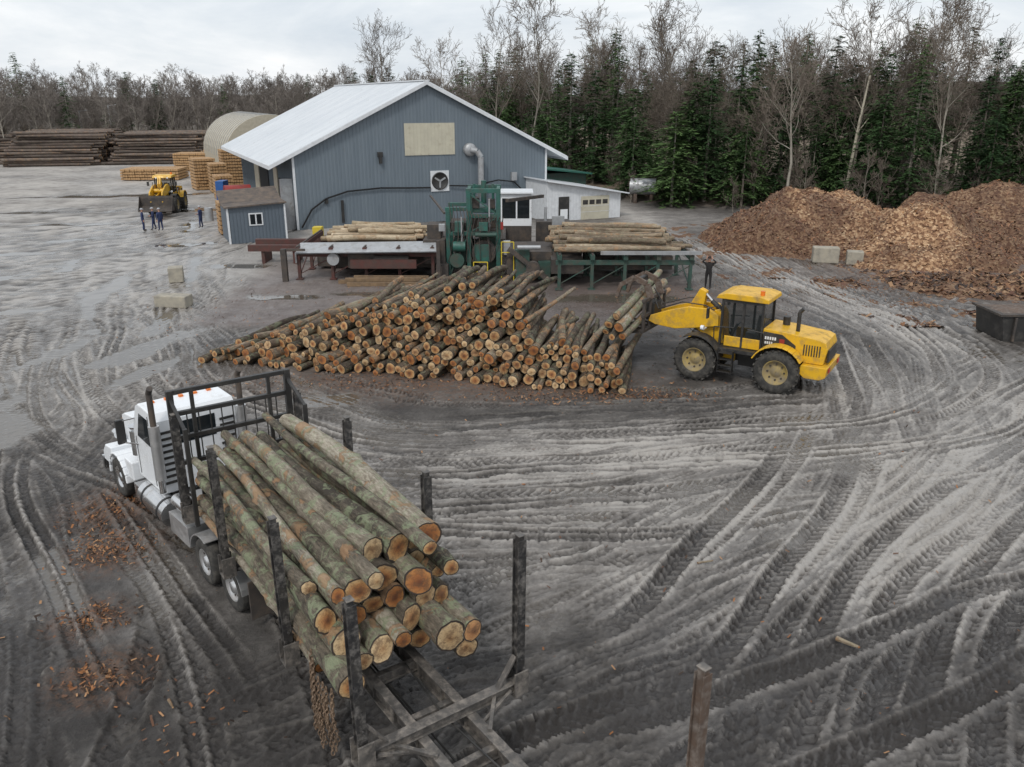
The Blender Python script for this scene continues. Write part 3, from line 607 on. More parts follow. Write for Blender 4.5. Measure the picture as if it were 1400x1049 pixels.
    if grapple:
        mb.mat('mach')
        for y in (-1.0, -.4, .4, 1.0): mb.box(3.65, 3.76, y-.05, y+.05, 1.45, 2.75)
        for z in (1.5, 2.1, 2.7): mb.box(3.66, 3.78, -1.1, 1.1, z-.06, z+.06)
        for y in (-.9, -.3, .3, .9):
            pts = [(3.7, y, 1.5), (4.3, y, 1.38), (4.9, y, 1.42), (5.2, y, 1.6)]
            for i in range(3): mb.beam(pts[i], pts[i+1], .08, .12-.02*i)
        mb.mat('rust')
        for y in (-.5, .5):
            pts = [(3.65, y, 2.7), (3.85, y, 3.25), (4.4, y, 3.45), (4.95, y, 3.1), (5.1, y, 2.6)]
            for i in range(4): mb.beam(pts[i], pts[i+1], .10, .26-.04*i)
        mb.mat('black'); mb.cyl((3.7, 0, 2.1), (4.2, 0, 3.25), .07); mb.cyl((4.3, -.5, 3.35), (4.3, .5, 3.35), .08); mb.box(3.55, 3.9, -.35, .35, 1.8, 2.5)
        mb.obj('log_grapple', root, .01)
    else:
        mb.mat('mach'); bk = [(3.5, 1.2), (3.5, 2.1), (3.62, 2.3), (3.65, 2.1), (3.62, 1.4), (4.6, 1.05), (4.6, 1.0), (3.7, 1.0)]
        bk = [(x, z-.5) for x, z in bk]; mb.prism(bk, -1.4, 1.4)
        for y in (-1.42, 1.42): mb.prism([(3.5, .5), (3.5, 1.6), (3.7, 1.8), (4.6, .52)], y-.02, y+.02)
        mb.mat('yellow'); mb.beam((3.4, -.5, 1.9), (3.5, -.5, 1.2), .1, .3); mb.beam((3.4, .5, 1.9), (3.5, .5, 1.2), .1, .3)
        mb.obj('bucket', root, .01)
    return root
la = math.atan2(.531, -.847); lm = place(8.73, 29.8, la)
L1 = wheel_loader(lm, True)
lb = LB()
for c in [(4.05, 1.62), (4.38, 1.6), (4.75, 1.7), (4.15, 1.98), (4.6, 2.02), (4.35, 2.35)]:
    r = R(.12, .18); lb.log((c[0], 2.2+R(-.3, .3), c[1]-.1), (c[0]+R(-.1, .1), -2.1+R(-.3, .3), c[1]+.9), r*1.05, r*.85, bend=.07)
lb.obj('grappled_logs', 'bark', L1)
wheel_loader(place(-32.3, 79, math.radians(-82)), False)

# ------------------------------------------------------------------ main mill building
ba = math.atan2(.4195, .9077); BM = place(-17.2, 67, ba)
mill = empty('sawmill_building', BM); W, Ld, EH, RHt = 22.3, 30., 5.85, 11.2; sl = (RHt-EH)/(W/2)
mb = MB(); mb.mat('siding'); mb.prism([(0, 0), (W, 0), (W, EH), (W/2, RHt), (0, EH)], 0, Ld)
x = .15
while x < W-.05:
    zt = EH+sl*min(x, W-x)-.05; mb.box(x-.03, x+.03, -.035, -.001, 0.05, zt); x += .3
y = .15
while y < Ld: mb.box(-.035, -.001, y-.03, y+.03, .05, EH-.1); mb.box(W+.001, W+.035, y-.03, y+.03, .05, EH-.1); y += .3
mb.obj('walls', mill)
mb = MB(); mb.mat('roof'); ov = 1.9; t = .16
for s_ in (0, 1):
    f = (lambda x: x) if s_ == 0 else (lambda x: W-x)
    pts = [(f(W/2), RHt+.02), (f(-ov), EH-sl*ov+.02), (f(-ov), EH-sl*ov+.02+t), (f(W/2), RHt+.02+t)]
    mb.prism(pts, -.45, Ld+.45)
    y = -.4
    while y < Ld+.4:
        pts2 = [(f(W/2), RHt+.02+t), (f(-ov), EH-sl*ov+.02+t), (f(-ov), EH-sl*ov+.07+t), (f(W/2), RHt+.07+t)]
        mb.prism(pts2, y, y+.05); y += .6
mb.mat('trim'); mb.box(W/2-.25, W/2+.25, -.46, Ld+.46, RHt+.16, RHt+.26)
for s_ in (0, 1):
    f = (lambda x: x) if s_ == 0 else (lambda x: W-x)
    mb.prism([(f(W/2), RHt-.12), (f(-ov), EH-sl*ov-.12), (f(-ov), EH-sl*ov+.17), (f(W/2), RHt+.17)], -.5, -.452)
    mb.box(min(f(-ov), f(-ov-.04)), max(f(-ov), f(-ov-.04)), -.5, Ld+.45, EH-sl*ov-.14, EH-sl*ov+.17)
mb.obj('roof', mill)
mb = MB(); mb.mat('trim'); mb.box(-.05, .12, -.06, .1, 0, EH-.02); mb.box(W-.12, W+.05, -.06, .1, 0, EH-.02)
mb.mat('beige'); mb.box(9.2, 13.6, -.075, -.036, 5.55, 8.1)
for i in range(14): mb.box(9.35+i*.31, 9.38+i*.31, -.088, -.075, 5.57, 8.08)
mb.mat('trim'); mb.box(11.35, 13.0, -.10, -.037, 2.55, 4.25)
mb.mat('black'); mb.lathe_y(12.17, 0, 3.4, [(.0, -.12), (.62, -.12), (.66, -.18), (.72, -.18), (.74, -.10)], 28)
mb.mat('gsteel')
for i in range(3): t_ = i*2.094+.5; mb.beam((12.17, -.15, 3.4), (12.17+.55*math.cos(t_), -.15, 3.4+.55*math.sin(t_)), .03, .14)
mb.lathe_y(14.9, 0, 5.9, [(0, -.5), (.5, -.5), (.55, -.3), (.55, -.05)], 20)
mb.tube([(14.9, -.4, 5.9), (15.4, -.6, 5.8), (15.7, -.7, 5.3), (15.7, -.7, 2.6), (15.4, -1.2, 2.2)], .26, 14)
mb.mat('black'); mb.box(6.95, 7.15, -.35, -.05, 5.0, 5.6); mb.box(6.85, 7.25, -.3, -.05, 5.5, 5.9); mb.box(2.3, 2.55, -.2, -.04, 2.0, 2.4)
mb.box(3.6, 3.8, -.2, -.04, .4, 2.2); mb.mat('gsteel'); mb.box(18.8, 19.3, -.3, -.04, 3.2, 3.9)
mb.mat('dimdark'); mb.tube([(.3, -.2, .2), (1.2, -.2, 1.6), (2.4, -.2, 2.4), (4.2, -.2, 2.9), (7, -.2, 3.05), (9.5, -.2, 2.95), (11.3, -.2, 2.9)], .07, 6)
mb.tube([(13, -.2, 3.0), (15, -.3, 2.9), (17.5, -.3, 3.3), (19.0, -.3, 3.1), (20, -.3, 2.2)], .06, 6)
mb.mat('dimdark'); mb.box(-.09, -.04, 3.0, 6.5, 0, 3.6); mb.box(-.09, -.04, 12, 17, 0, 4.2); mb.mat('tan'); mb.box(-.13, -.04, 7.0, 8.8, 0, 4.4); mb.box(-.13, -.04, 17.3, 20, 0, 4.2); mb.mat('trim'); mb.box(-.1, -.04, 1.0, 2.1, 0, 2.2)
mb.mat('gsteel'); mb.box(-1.0, -.05, .5, .9, 0, 4.0)
mb.obj('wall_fittings', mill)
shed = empty('grey_shed', BM); mb = MB(); mb.mat('sidingdk'); mb.prism([(-5.8, 0), (-1.7, 0), (-1.7, 2.75), (-5.8, 2.55)], -4.8, -.6)
x = -5.7
while x < -1.75: mb.box(x, x+.02, -4.83, -4.8, 0.02, 2.55); x += .25
mb.obj('walls', shed)
mb = MB(); mb.mat('shingle'); mb.prism([(-6.0, 2.56), (-1.6, 2.78), (-1.6, 2.88), (-6.0, 2.66)], -5.05, -2.7); mb.mat('shingle'); mb.add([(-6, -2.7, 2.67), (-1.6, -2.7, 2.88), (-1.6, -.4, 3.6), (-6, -.4, 3.4)], [(0, 1, 2, 3)]); mb.add([(-6, -2.7, 2.6), (-1.6, -2.7, 2.8), (-1.6, -.4, 3.52), (-6, -.4, 3.32)], [(3, 2, 1, 0)])
mb.mat('sidingdk'); mb.box(-5.78, -1.75, -2.7, -.6, 2.4, 2.62)
mb.obj('roof', shed); mb = MB(); mb.mat('trim'); mb.box(-4.35, -3.35, -4.87, -4.832, 1.25, 2.15); mb.box(-5.85, -5.72, -4.87, -4.7, 0, 2.56); mb.box(-1.8, -1.68, -4.87, -4.7, 0, 2.7)
mb.mat('glass'); mb.box(-4.25, -3.9, -4.885, -4.871, 1.34, 2.06); mb.box(-3.8, -3.45, -4.885, -4.871, 1.34, 2.06); mb.obj('window_and_trim', shed)
ann = empty('white_garage', BM); mb = MB(); mb.mat('trim'); mb.prism([(20.3, 0), (27.6, 0), (27.6, 2.15), (20.3, 3.35)], -4.2, 4)
x = 20.4
while x < 27.6: mb.box(x, x+.03, -4.23, -4.2, .02, 2.1+(27.6-x)*.16); x += .3
mb.obj('walls', ann); mb = MB(); mb.mat('roof'); mb.prism([(20.1, 3.4), (28.2, 2.07), (28.2, 2.17), (20.1, 3.5)], -4.7, 4.2); mb.obj('roof', ann)
mb = MB(); mb.mat('black'); mb.box(21.4, 22.4, -4.27, -4.235, 0.05, 2.05); mb.mat('white'); mb.box(21.55, 22.25, -4.30, -4.272, .1, 1.0); mb.mat('beige'); mb.box(23.6, 26.4, -4.27, -4.235, 0, 2.0)
mb.mat('black')
for i in range(4): mb.box(23.75+i*.66, 24.25+i*.66, -4.285, -4.272, 1.3, 1.68)
mb.mat('trim')
for z in (.65, 1.15): mb.box(23.6, 26.4, -4.282, -4.272, z, z+.03)
mb.obj('doors', ann)
gs = empty('green_roofed_shed', BM); mb = MB(); mb.mat('dgreen'); mb.box(24, 31, 8, 14, 0, 2.9); mb.mat('trim'); mb.box(25, 26.2, 7.95, 7.99, 1.2, 2.2); mb.obj('walls', gs)
mb = MB(); mb.mat('greenroof'); mb.prism([(23.6, 3.6), (31.4, 2.7), (31.4, 2.85), (23.6, 3.75)], 7.4, 14.4); mb.obj('roof', gs)
hall = empty('arched_storage_hall', place(-29.3, 105, ba)); mb = MB(); mb.mat('tan'); n = 18
pr = [(5.6*math.cos(math.pi*i/n), 3.0+5.2*math.sin(math.pi*i/n)) for i in range(n+1)]
mb.prism([(5.6, 0)]+pr+[(-5.6, 0)], 0, 26); mb.obj('shell', hall); mb = MB(); mb.mat('dimdark'); mb.box(-2.5, 2.5, -.05, -.01, 0, 4.4); mb.mat('gsteel')
for j in range(13):
    for i in range(n): mb.beam((pr[i][0]*1.005, j*2+1, 3+(pr[i][1]-3)*1.005), (pr[i+1][0]*1.005, j*2+1, 3+(pr[i+1][1]-3)*1.005), .06, .06)
mb.obj('ribs_and_door', hall)

# ------------------------------------------------------------------ log decks, debarker
def deck(name, x0, x1, y0, y1, zt, col, legs):
    r = empty(name, Matrix.Identity(4)); mb = MB(); mb.mat(col)
    n = 5
    for i in range(n):
        x = x0+.2+(x1-x0-.4)*i/(n-1); mb.box(x-.12, x+.12, y0, y1, zt-.32, zt-.05); mb.mat('mach'); mb.box(x-.05, x+.05, y0, y1, zt-.05, zt+.02); mb.mat(col)
        for y in legs:
            mb.box(x-.09, x+.09, y-.09, y+.09, 0, zt-.32); mb.box(x-.2, x+.2, y-.2, y+.2, 0, .06)
        for a_, b_ in zip(legs[:-1], legs[1:]): mb.beam((x, a_, .2), (x, b_, zt-.5), .06, .06)
    for y in legs: mb.box(x0, x1, y-.07, y+.07, zt-.62, zt-.36)
    for i in range(n-1):
        xa = x0+.2+(x1-x0-.4)*i/(n-1); xb = x0+.2+(x1-x0-.4)*(i+1)/(n-1); mb.beam((xa, legs[0], .3), (xb, legs[0], zt-.65), .05, .05)
    mb.obj('steel_frame', r, .01); return r
d1 = deck('log_infeed_deck', -12.6, -4.4, 47.6, 54.2, 1.95, 'redsteel', [47.9, 51, 54])
mb = MB(); mb.mat('gsteel'); mb.add([(-12.4, 47.2, 1.65), (-4.3, 47.2, 1.75), (-4.3, 48.6, 2.12), (-12.4, 48.6, 2.02)], [(0, 1, 2, 3)]); mb.add([(-12.4, 47.2, 1.6), (-4.3, 47.2, 1.7), (-4.3, 48.6, 2.07), (-12.4, 48.6, 1.97)], [(3, 2, 1, 0)])
mb.mat('redsteel'); mb.box(-16.8, -4, 54.3, 54.7, .9, 1.3); mb.box(-16.8, -12.7, 52.6, 52.9, .8, 1.2)
for x in (-16, -14, -12): mb.box(x, x+.2, 52.7, 54.4, 0, .85)
mb.mat('mach'); mb.box(-10.6, -4.5, 48.9, 50.5, .5, 1.3); mb.box(-9.5, -8.0, 47.7, 48.6, .7, 1.5); mb.cyl((-8, 47.8, 1.2), (-6, 47.8, 1.2), .25); mb.box(-12, -5, 50.8, 53, .2, 1.0)
mb.box(-13.2, -12.9, 47.0, 47.3, 0, 1.9); mb.box(-4.3, -4.1, 46.9, 47.1, 0, 2.4); mb.beam((-13.05, 47.15, 1.85), (-11.8, 47.15, 1.85), .12, .12)
mb.mat('gsteel'); mb.cyl((-10.3, 47.4, 1.25), (-10.3, 47.7, 1.25), .35, n=18); mb.cyl((-12.5, 47.7, 1.0), (-12.5, 47.7, 1.6), .05)
mb.mat('redsteel'); mb.box(-9.3, -5.5, 47.25, 47.45, .75, 1.25)
mb.mat('railyel'); mb.box(-13.3, -12.7, 55.5, 56.2, 1, 1.9)
mb.obj('slide_and_drive', d1)
lb = LB()
for i in range(17):
    y = 49.1+i*.29; r = R(.12, .19); xc = -8.2+R(-.5, .5); h_ = R(2.3, 3.2); lb.log((xc-h_, y, 2.0+r), (xc+h_, y+R(-.15, .15), 2.0+r), r, r*.85, n=12, seg=5, bend=.06)
for i in range(9):
    y = 50+i*.4; r = R(.11, .16); xc = -7.7+R(-.7, .7); h_ = R(1.6, 2.6); lb.log((xc-h_, y, 2.32+r), (xc+h_, y+R(-.3, .3), 2.32+r), r, r*.85, n=12, seg=5, bend=.06)
lb.obj('logs', 'barkpale', d1)
d2 = deck('log_outfeed_deck', 2.4, 10.0, 44.8, 53.2, 2.0, 'dgreen', [45.1, 49, 53])
mb = MB(); mb.mat('gsteel'); mb.beam((4.8, 44.72, 2.1), (10.3, 44.72, 2.1), .1, .2); mb.mat('mach'); mb.box(2.2, 4.0, 46, 52, .7, 1.5); mb.cyl((5, 46, 1.3), (9, 46, 1.3), .15); mb.box(-.3, 2.3, 47.4, 51, .4, 1.7); mb.mat('dgreen'); mb.box(0.2, 1.0, 46.8, 47.3, 0, 1.9); mb.box(1.5, 2.2, 46.9, 47.4, .2, 1.2)
mb.mat('mach'); mb.box(4.4, 9.6, 49.2, 51.5, .3, 1.1); mb.beam((2.0, 46.6, .3), (-.2, 46.8, 2.0), .25, .25); mb.cyl((1.2, 46.4, .9), (1.2, 46.8, .9), .4, n=18)
mb.mat('gsteel'); mb.cyl((.3, 46.5, 2.1), (1.6, 46.5, 2.1), .12); mb.obj('drive_and_rail', d2)
lb = LB()
for i in range(26):
    y = 45.3+i*.31; r = R(.13, .19); xc = 6.2+R(-.5, .5)-(i*.02); h_ = R(2.6, 3.7); s_ = R(-.25, .15); lb.log((xc-h_, y+s_, 2.04+r), (xc+h_, y-s_, 2.04+r), r, r*.82, n=12, seg=5, bend=.09)
for i in range(14):
    y = 46+i*.5; r = R(.12, .17); xc = 5.8+R(-.9, .9); h_ = R(2., 3.); lb.log((xc-h_, y+.2, 2.36+r), (xc+h_, y-R(0, .6), 2.36+r), r, r*.82, n=12, seg=5, bend=.08)
lb.obj('logs', 'barkmix', d2)
g = empty('log_debarker', Matrix.Identity(4)); mb = MB(); mb.mat('green')
for x in (-3.7, -2.5, -.8):
    for y in (48.3, 50.6): mb.box(x-.12, x+.12, y-.12, y+.12, 0, 4.9 if x > -3 else 3.9)
for y in (48.3, 50.6):
    mb.box(-2.64, -.66, y-.12, y+.12, 4.9, 5.15); mb.box(-2.38, -.92, y-.1, y+.1, 3.5, 3.7); mb.box(-3.84, -.66, y-.125, y+.125, 2.5, 2.7); mb.box(-3.84, -2.64, y-.1, y+.1, 3.9, 4.1)
for x in (-2.5, -.8): mb.box(x-.1, x+.1, 48.44, 50.46, 4.92, 5.1); mb.box(x-.1, x+.1, 48.44, 50.46, 2.52, 2.68)
mb.box(-2.3, -1.0, 48.7, 50.2, 3.75, 4.0); mb.cyl((-1.65, 49.4, 4.2), (-1.65, 49.4, 5.5), .16); mb.cyl((-2.2, 49, 4.0), (-2.2, 49, 5.35), .08); mb.cyl((-1.1, 49, 4.0), (-1.1, 49, 5.35), .08)
mb.box(-3.3, -2.8, 48.0, 48.6, 2.7, 3.3); mb.cyl((-3.4, 48.0, 1.9), (-2.7, 48.0, 1.9), .3, n=20); mb.box(-1.9, -1.4, 47.9, 48.1, 2.8, 3.3); mb.box(-2.2, -1.3, 48.1, 48.17, 1.0, 2.0)
mb.beam((-2.4, 48.25, 2.7), (-.9, 48.25, 3.5), .08, .08); mb.beam((-2.4, 48.25, 4.85), (-.9, 48.25, 3.7), .08, .08); mb.beam((-3.6, 48.25, .3), (-2.6, 48.25, 2.4), .08, .08)
mb.mat('dgreen'); mb.box(-3.4, -2.7, 48.5, 50.4, .5, 2.3); mb.box(-1.8, -.95, 48.8, 50.4, .5, 2.3); mb.cyl((-3.2, 47.9, 1.1), (-3.2, 48.17, 1.1), .42, n=20); mb.cyl((-2.1, 47.8, 2.6), (-.9, 47.8, 2.6), .12)
mb.mat('mach'); mb.box(-4.4, -3.7, 47.6, 48.1, 0, .9); mb.box(-2.4, -1.6, 47.2, 47.8, 0, .7); mb.box(-5.2, -3.9, 48.4, 50, .8, 2.2); mb.cyl((-1.65, 48.2, 1.5), (-1.65, 50, 1.5), .7, n=22); mb.box(-4.1, -.4, 50.8, 60, 1.2, 1.9); mb.box(-5.0, -4.2, 49, 50.4, 2.2, 3.0)
mb.box(-2.45, -.85, 48.5, 50.4, 2.69, 2.8); mb.cyl((-1.65, 48.3, 3.15), (-1.65, 50.2, 3.15), .33, n=18); mb.box(-3.6, -2.65, 48.5, 50.4, 2.71, 3.2)
mb.box(-2.35, -.95, 49.2, 50.4, 2.8, 3.45); mb.box(-2.3, -1.9, 48.6, 49.4, 4.0, 4.6); mb.box(-1.4, -1.0, 48.6, 49.4, 4.0, 4.5)
mb.beam((-.3, 49, 4.4), (2.0, 55, 4.0), .2, .2); mb.beam((-4.0, 49.6, 3.6), (-5.6, 58, 3.7), .12, .12)
for i in range(16):
    x = -3.6+i*.2; mb.tube([(x, 48.1, 4.4-.08*i), (x+.1, 47.95, 3.6), (x+R(-.3, .3), 47.9, 2.4), (x+R(-.3, .3), 48.0, 1.0)], .025, 5)
mb.mat('railyel')
for x in (-2.2, -1.4, -.6, .1): mb.cyl((x, 47.1, 0), (x, 47.1, 2.3 if x > -.8 else 1.15), .035, n=6)
mb.cyl((-2.2, 47.1, 1.15), (-1.4, 47.1, 1.15), .03, n=6); mb.cyl((-2.2, 47.1, .6), (-1.4, 47.1, .6), .03, n=6); mb.cyl((-.6, 47.1, 2.3), (.1, 47.1, 2.3), .03, n=6); mb.cyl((-.6, 47.1, 1.7), (.1, 47.1, 1.7), .03, n=6)
mb.mat('red'); mb.box(-.66, -.5, 47.8, 48.1, 2.9, 3.3); mb.mat('gsteel'); mb.box(-4.2, -3.85, 47.8, 48.1, 2.8, 3.2); mb.box(-.55, -.1, 48, 48.4, 1.4, 2.2); mb.cyl((-2.9, 47.95, 2.2), (-2.9, 47.95, 3.6), .05); mb.cyl((-1.3, 48.05, 3.0), (-1.3, 48.05, 4.6), .05)
mb.obj('frame_and_drives', g, .012)
oc = empty('operator_cabin', Matrix.Identity(4)); mb = MB(); mb.mat('mach'); mb.box(-.9, 1.3, 55.5, 58, 0, 2.0); mb.mat('white'); mb.box(-.8, 1.3, 55.5, 57.6, 2.0, 4.1); mb.mat('trim'); mb.box(-.9, 1.4, 55.3, 57.8, 4.1, 4.2)
mb.mat('glass'); mb.box(-.65, .25, 55.48, 55.497, 2.5, 3.8); mb.box(.35, 1.15, 55.48, 55.497, 2.5, 3.8); mb.box(1.303, 1.32, 55.8, 57.2, 2.8, 3.8); mb.mat('mach'); mb.box(1.6, 3.8, 54.5, 56, 0, 2.4); mb.mat('gsteel'); mb.cyl((2.2, 55, 2.4), (2.2, 55, 3.3), .1); mb.box(2.6, 3.4, 54.3, 54.5, 1.5, 2.8); mb.obj('cabin', oc, .02)
mb = MB(); mb.mat('oldtimber')
for i in range(4): y = 45.9+i*.3; mb.rbox((-7.2+R(-.5, .5), y, .13+.2*(i % 2)), (R(4, 6), .2, .2), rz=R(-.03, .03))
mb.obj('timber_baulks')
mb = MB(); mb.mat('concrete'); mb.rbox((-19.4, 47.3, .42), (.8, .8, .85), .3); mb.obj('concrete_block', bevel=.04)
mb = MB(); mb.mat('concrete'); mb.rbox((-17.2, 41.2, .3), (1.7, .8, .6), -.15); mb.obj('concrete_block.001', bevel=.05)
mb = MB(); mb.mat('concrete'); mb.rbox((20.2, 53.2, .5), (1.6, .8, 1.0), -.2); mb.rbox((21.9, 52.7, .4), (1.0, .8, .85), -.3); mb.obj('concrete_barrier', bevel=.06)
mb = MB(); mb.mat('black'); mb.prism([(21.3, 0), (21.1, 1.15), (25, 1.15), (24.8, 0)], 34.6, 36.8); mb.mat('mach'); mb.box(20.95, 25.15, 34.5, 34.75, 1.15, 1.25); mb.box(20.95, 21.2, 34.75, 36.9, 1.15, 1.25)
for i in range(5): mb.box(21.6+i*.7, 21.7+i*.7, 34.48, 34.6, 0.05, 1.1)
mb.mat('rust'); mb.box(21.3, 24.8, 34.9, 36.6, 1.15, 1.2); mb.obj('scrap_bin', bevel=.01)
def stack(name, x, y, w, d, h, rz=0, mat_='lumber', gap=.35):
    mb = MB(); mb.X = place(x, y, rz); z = 0.1
    while z < h:
        mb.mat(mat_); k = 0
        while k*.3 < w-.01:
            mb.box(-w/2+k*.3+.01, -w/2+k*.3+.28, -d/2+R(-.08, .08), d/2+R(-.08, .08), z, z+gap*.75); k += 1
        mb.mat('mach'); mb.box(-w/2, w/2, -d*.3-.05, -d*.3+.05, z-gap*.25, z); mb.box(-w/2, w/2, d*.3-.05, d*.3+.05, z-gap*.25, z); z += gap
    mb.obj(name)
stack('lumber_stack', -22.3, 65.5, 1.3, 2.2, 2.3, ba); stack('lumber_stack.001', -36, 99, 2.2, 3, 3.6, ba+.1); stack('lumber_stack.002', -33.2, 96, 1.8, 3, 3.0, ba); stack('lumber_stack.007', -34, 104, 2.8, 3, 4.0, ba)
stack('lumber_stack.003', -47, 112, 7, 5, 1.5, .1); stack('lumber_stack.004', -45, 127, 9, 4, 2.4, 0.05); stack('lumber_stack.005', -30.4, 89, 1.6, 3, 2.5, ba); stack('lumber_stack.006', -24, 73, 1.6, 2, 1.0, ba)
mb = MB(); mb.mat('red'); mb.cyl((-25.5, 75, 1.9), (-23.5, 76, 1.9), .85, n=24); mb.mat('mach'); mb.box(-25.4, -23.6, 75, 76, 0, 1.2); mb.mat('blue'); mb.box(-26.6, -25.9, 76, 77.5, 0, 3.0); mb.mat('gsteel'); mb.cyl((-26.2, 72.5, 0), (-26.2, 72.5, 1.1), .35, n=16); mb.obj('fuel_tank')
mb = MB(); mb.mat('gsteel'); mb.cyl((12, 86, 1.6), (14.5, 85.4, 1.6), .8, n=20); mb.mat('rust'); mb.box(12.3, 12.6, 85.2, 86.5, 0, .9); mb.box(13.9, 14.2, 85, 86.2, 0, .9); mb.obj('storage_tank')
def far_pile(name, x0, x1, y, dep, h, ang):
    lb = LB()
    PKf = pack(900, 0, x1-x0, lambda x: h*min(1, min(x, x1-x0-x)/3.5+.15)*(1+.12*math.sin(x*.9)), lambda: R(.17, .28), 0, 160)
    for x, z, r in PKf:
        s0 = R(-.5, .5); ya = ang+R(-.03, .03); d = Vector((math.sin(ya), math.cos(ya), 0)); p = Vector((x0+x, y+s0, z)); lb.log(p, p+d*dep, r, r*.85, n=8, seg=2, wob=.05)
    lb.obj(name, 'barkfar')
far_pile('stacked_log_pile', -52, -44.5, 139, 5, 3., 0.5)
def side_pile(name, xc0, y0, half, rows, depth, h_):
    lb = LB()
    for z_ in range(rows):
        for k in range(depth-z_//2):
            y = y0+k*.9+z_*.45; z = .25+z_*h_; xc = xc0+R(-.8, .8)-k*.2; r = R(.17, .28); lb.log((xc-half+R(-.8, .8), y-R(1, 3), z), (xc+half+R(-.8, .8), y+R(0, 2), z), r, r*.9, n=8, seg=2)
    lb.obj(name, 'barkfar')
side_pile('stacked_log_pile.001', -58, 138, 6, 11, 22, .42); side_pile('stacked_log_pile.002', -72, 133, 6, 12, 22, .42); side_pile('stacked_log_pile.003', -86, 138, 7, 10, 18, .42); side_pile('stacked_log_pile.004', -48, 152, 7, 11, 12, .42)
mb = MB(); mb.mat('white'); mb.box(-88, -80, 176, 180, 0, 4); mb.mat('shingle'); mb.prism([(-89, 4), (-84, 6), (-79, 4)], 175, 181); mb.mat('glass'); mb.box(-86, -84.5, 175.95, 175.98, 1, 2.2); mb.obj('white_house')
mb = MB(); mb.mat('gsteel'); mb.cyl((-74, 160, 0), (-74, 160, 9), .12); mb.beam((-74, 160, 8.8), (-72.5, 160, 9), .1, .1); mb.obj('light_pole')
mb = MB(); mb.mat('gsteel'); mb.cyl((-80, 161, 0), (-80, 161, 8), .12); mb.beam((-80, 161, 7.8), (-78.5, 161, 8), .1, .1); mb.obj('light_pole.001')

# ------------------------------------------------------------------ chip piles
m, nt, b = new_mat('wood_chips'); tc = N(nt, 'ShaderNodeTexCoord').outputs['Object']
vo = N(nt, 'ShaderNodeTexVoronoi'); vo.inputs['Scale'].default_value = 7; nt.links.new(tc, vo.inputs['Vector'])
sepc = N(nt, 'ShaderNodeSeparateColor'); nt.links.new(vo.outputs['Color'], sepc.inputs[0])
cc = ramp(nt, mth(nt, 'ADD', mth(nt, 'MULTIPLY', sepc.outputs[0], .5), mth(nt, 'MULTIPLY', noise_node(nt, tc, 2.5, 8, .75), .55)), [(.2, (.07, .032, .018)), (.45, (.22, .115, .06)), (.65, (.42, .26, .145)), (.85, (.62, .45, .28))])
fr = attr(nt, 'fresh'); cc = mixc(nt, fr, mixc(nt, .68, cc, (.065, .032, .021)), cc)
nt.links.new(cc, b.inputs['Base Color']); b.inputs['Roughness'].default_value = .9; bump(nt, b, vo.outputs['Distance'], .9, .08); M['chips'] = m
def heap(name, x0, x1, y0, y1, blobs, st=.16, nzs=.35, fresh=None):
    xs = np.arange(x0, x1, st); ys = np.arange(y0, y1, st); X, Y = np.meshgrid(xs, ys, indexing='ij'); Z = np.full_like(X, -.3)
    for cx, cy, rx, ry, h, pl in blobs:
        d = np.sqrt(((X-cx)/rx)**2+((Y-cy)/ry)**2)+(fbm(X, Y, 3, int(cx*7)%90)-.5)*.5
        z = h*np.clip((1-d)/(1-pl), 0, 1); z = z*(1-.12*z/h); Z = np.maximum(Z, z-.05)
    Z = Z+(fbm(X, Y, 1.4, 5, 5)-.5)*nzs*np.clip(Z+.3, 0, 1)*1.8+(fbm(X, Y, 4, 15, 2)-.5)*nzs*np.clip(Z, 0, 1)*1.6+(fbm(X, Y, .25, 9, 2)-.5)*.12
    me = bpy.data.meshes.new(name); nx, ny = X.shape; I = np.arange(nx*ny).reshape(nx, ny); q = np.stack([I[:-1, :-1], I[1:, :-1], I[1:, 1:], I[:-1, 1:]], -1).reshape(-1, 4)
    keep = Z.ravel()[q].max(1) > -.15; q = q[keep]
    me.from_pydata(np.stack([X, Y, Z], -1).reshape(-1, 3).tolist(), [], q.tolist())
    F = fresh(X, Y, Z)
    fattr(me, 'fresh', F); me.materials.append(M['chips']); o = bpy.data.objects.new(name, me); COL.objects.link(o); return X, Y, Z, F
def flakes(name, pts, smin, smax, cols):
    V = []; F = []; C = []
    for p in pts:
        s1 = R(smin, smax); s2 = s1*R(.2, .5); u = Vector((R(-1, 1), R(-1, 1), R(-.5, .5))).normalized(); w = u.cross(Vector((R(-.6, .6), R(-.6, .6), 1))).normalized(); p = Vector(p[:3]); o = len(V)
        V += [p-u*s1-w*s2, p+u*s1-w*s2*.6, p+u*s1*.9+w*s2, p-u*s1+w*s2*.8]; F.append((o, o+1, o+2, o+3)); c = random.choice(cols); C.append(c)
    me = bpy.data.meshes.new(name); me.from_pydata([tuple(v) for v in V], [], F)
    ca = me.attributes.new('fc', 'FLOAT_COLOR', 'FACE'); ca.data.foreach_set('color', np.array([c4(c) for c in C], np.float32).ravel())
    me.materials.append(M['flake']); o = bpy.data.objects.new(name, me); COL.objects.link(o)
m, nt, b = new_mat('flakes'); nt.links.new(attr(nt, 'fc', 'Color'), b.inputs['Base Color']); b.inputs['Roughness'].default_value = .85; M['flake'] = m
FC_ = [(.5, .31, .17), (.34, .18, .08), (.22, .11, .055), (.28, .14, .07), (.14, .07, .04), (.58, .42, .26), (.1, .05, .03)]
FCD = [(.18, .085, .045), (.12, .055, .035), (.27, .14, .08), (.07, .035, .022), (.24, .115, .055)]
fresh = lambda X, Y, Z: np.clip(1.0-np.abs(X-26)/5.5+(fbm(X, Y, 2.0, 41)-.5)*2.2, 0, 1)
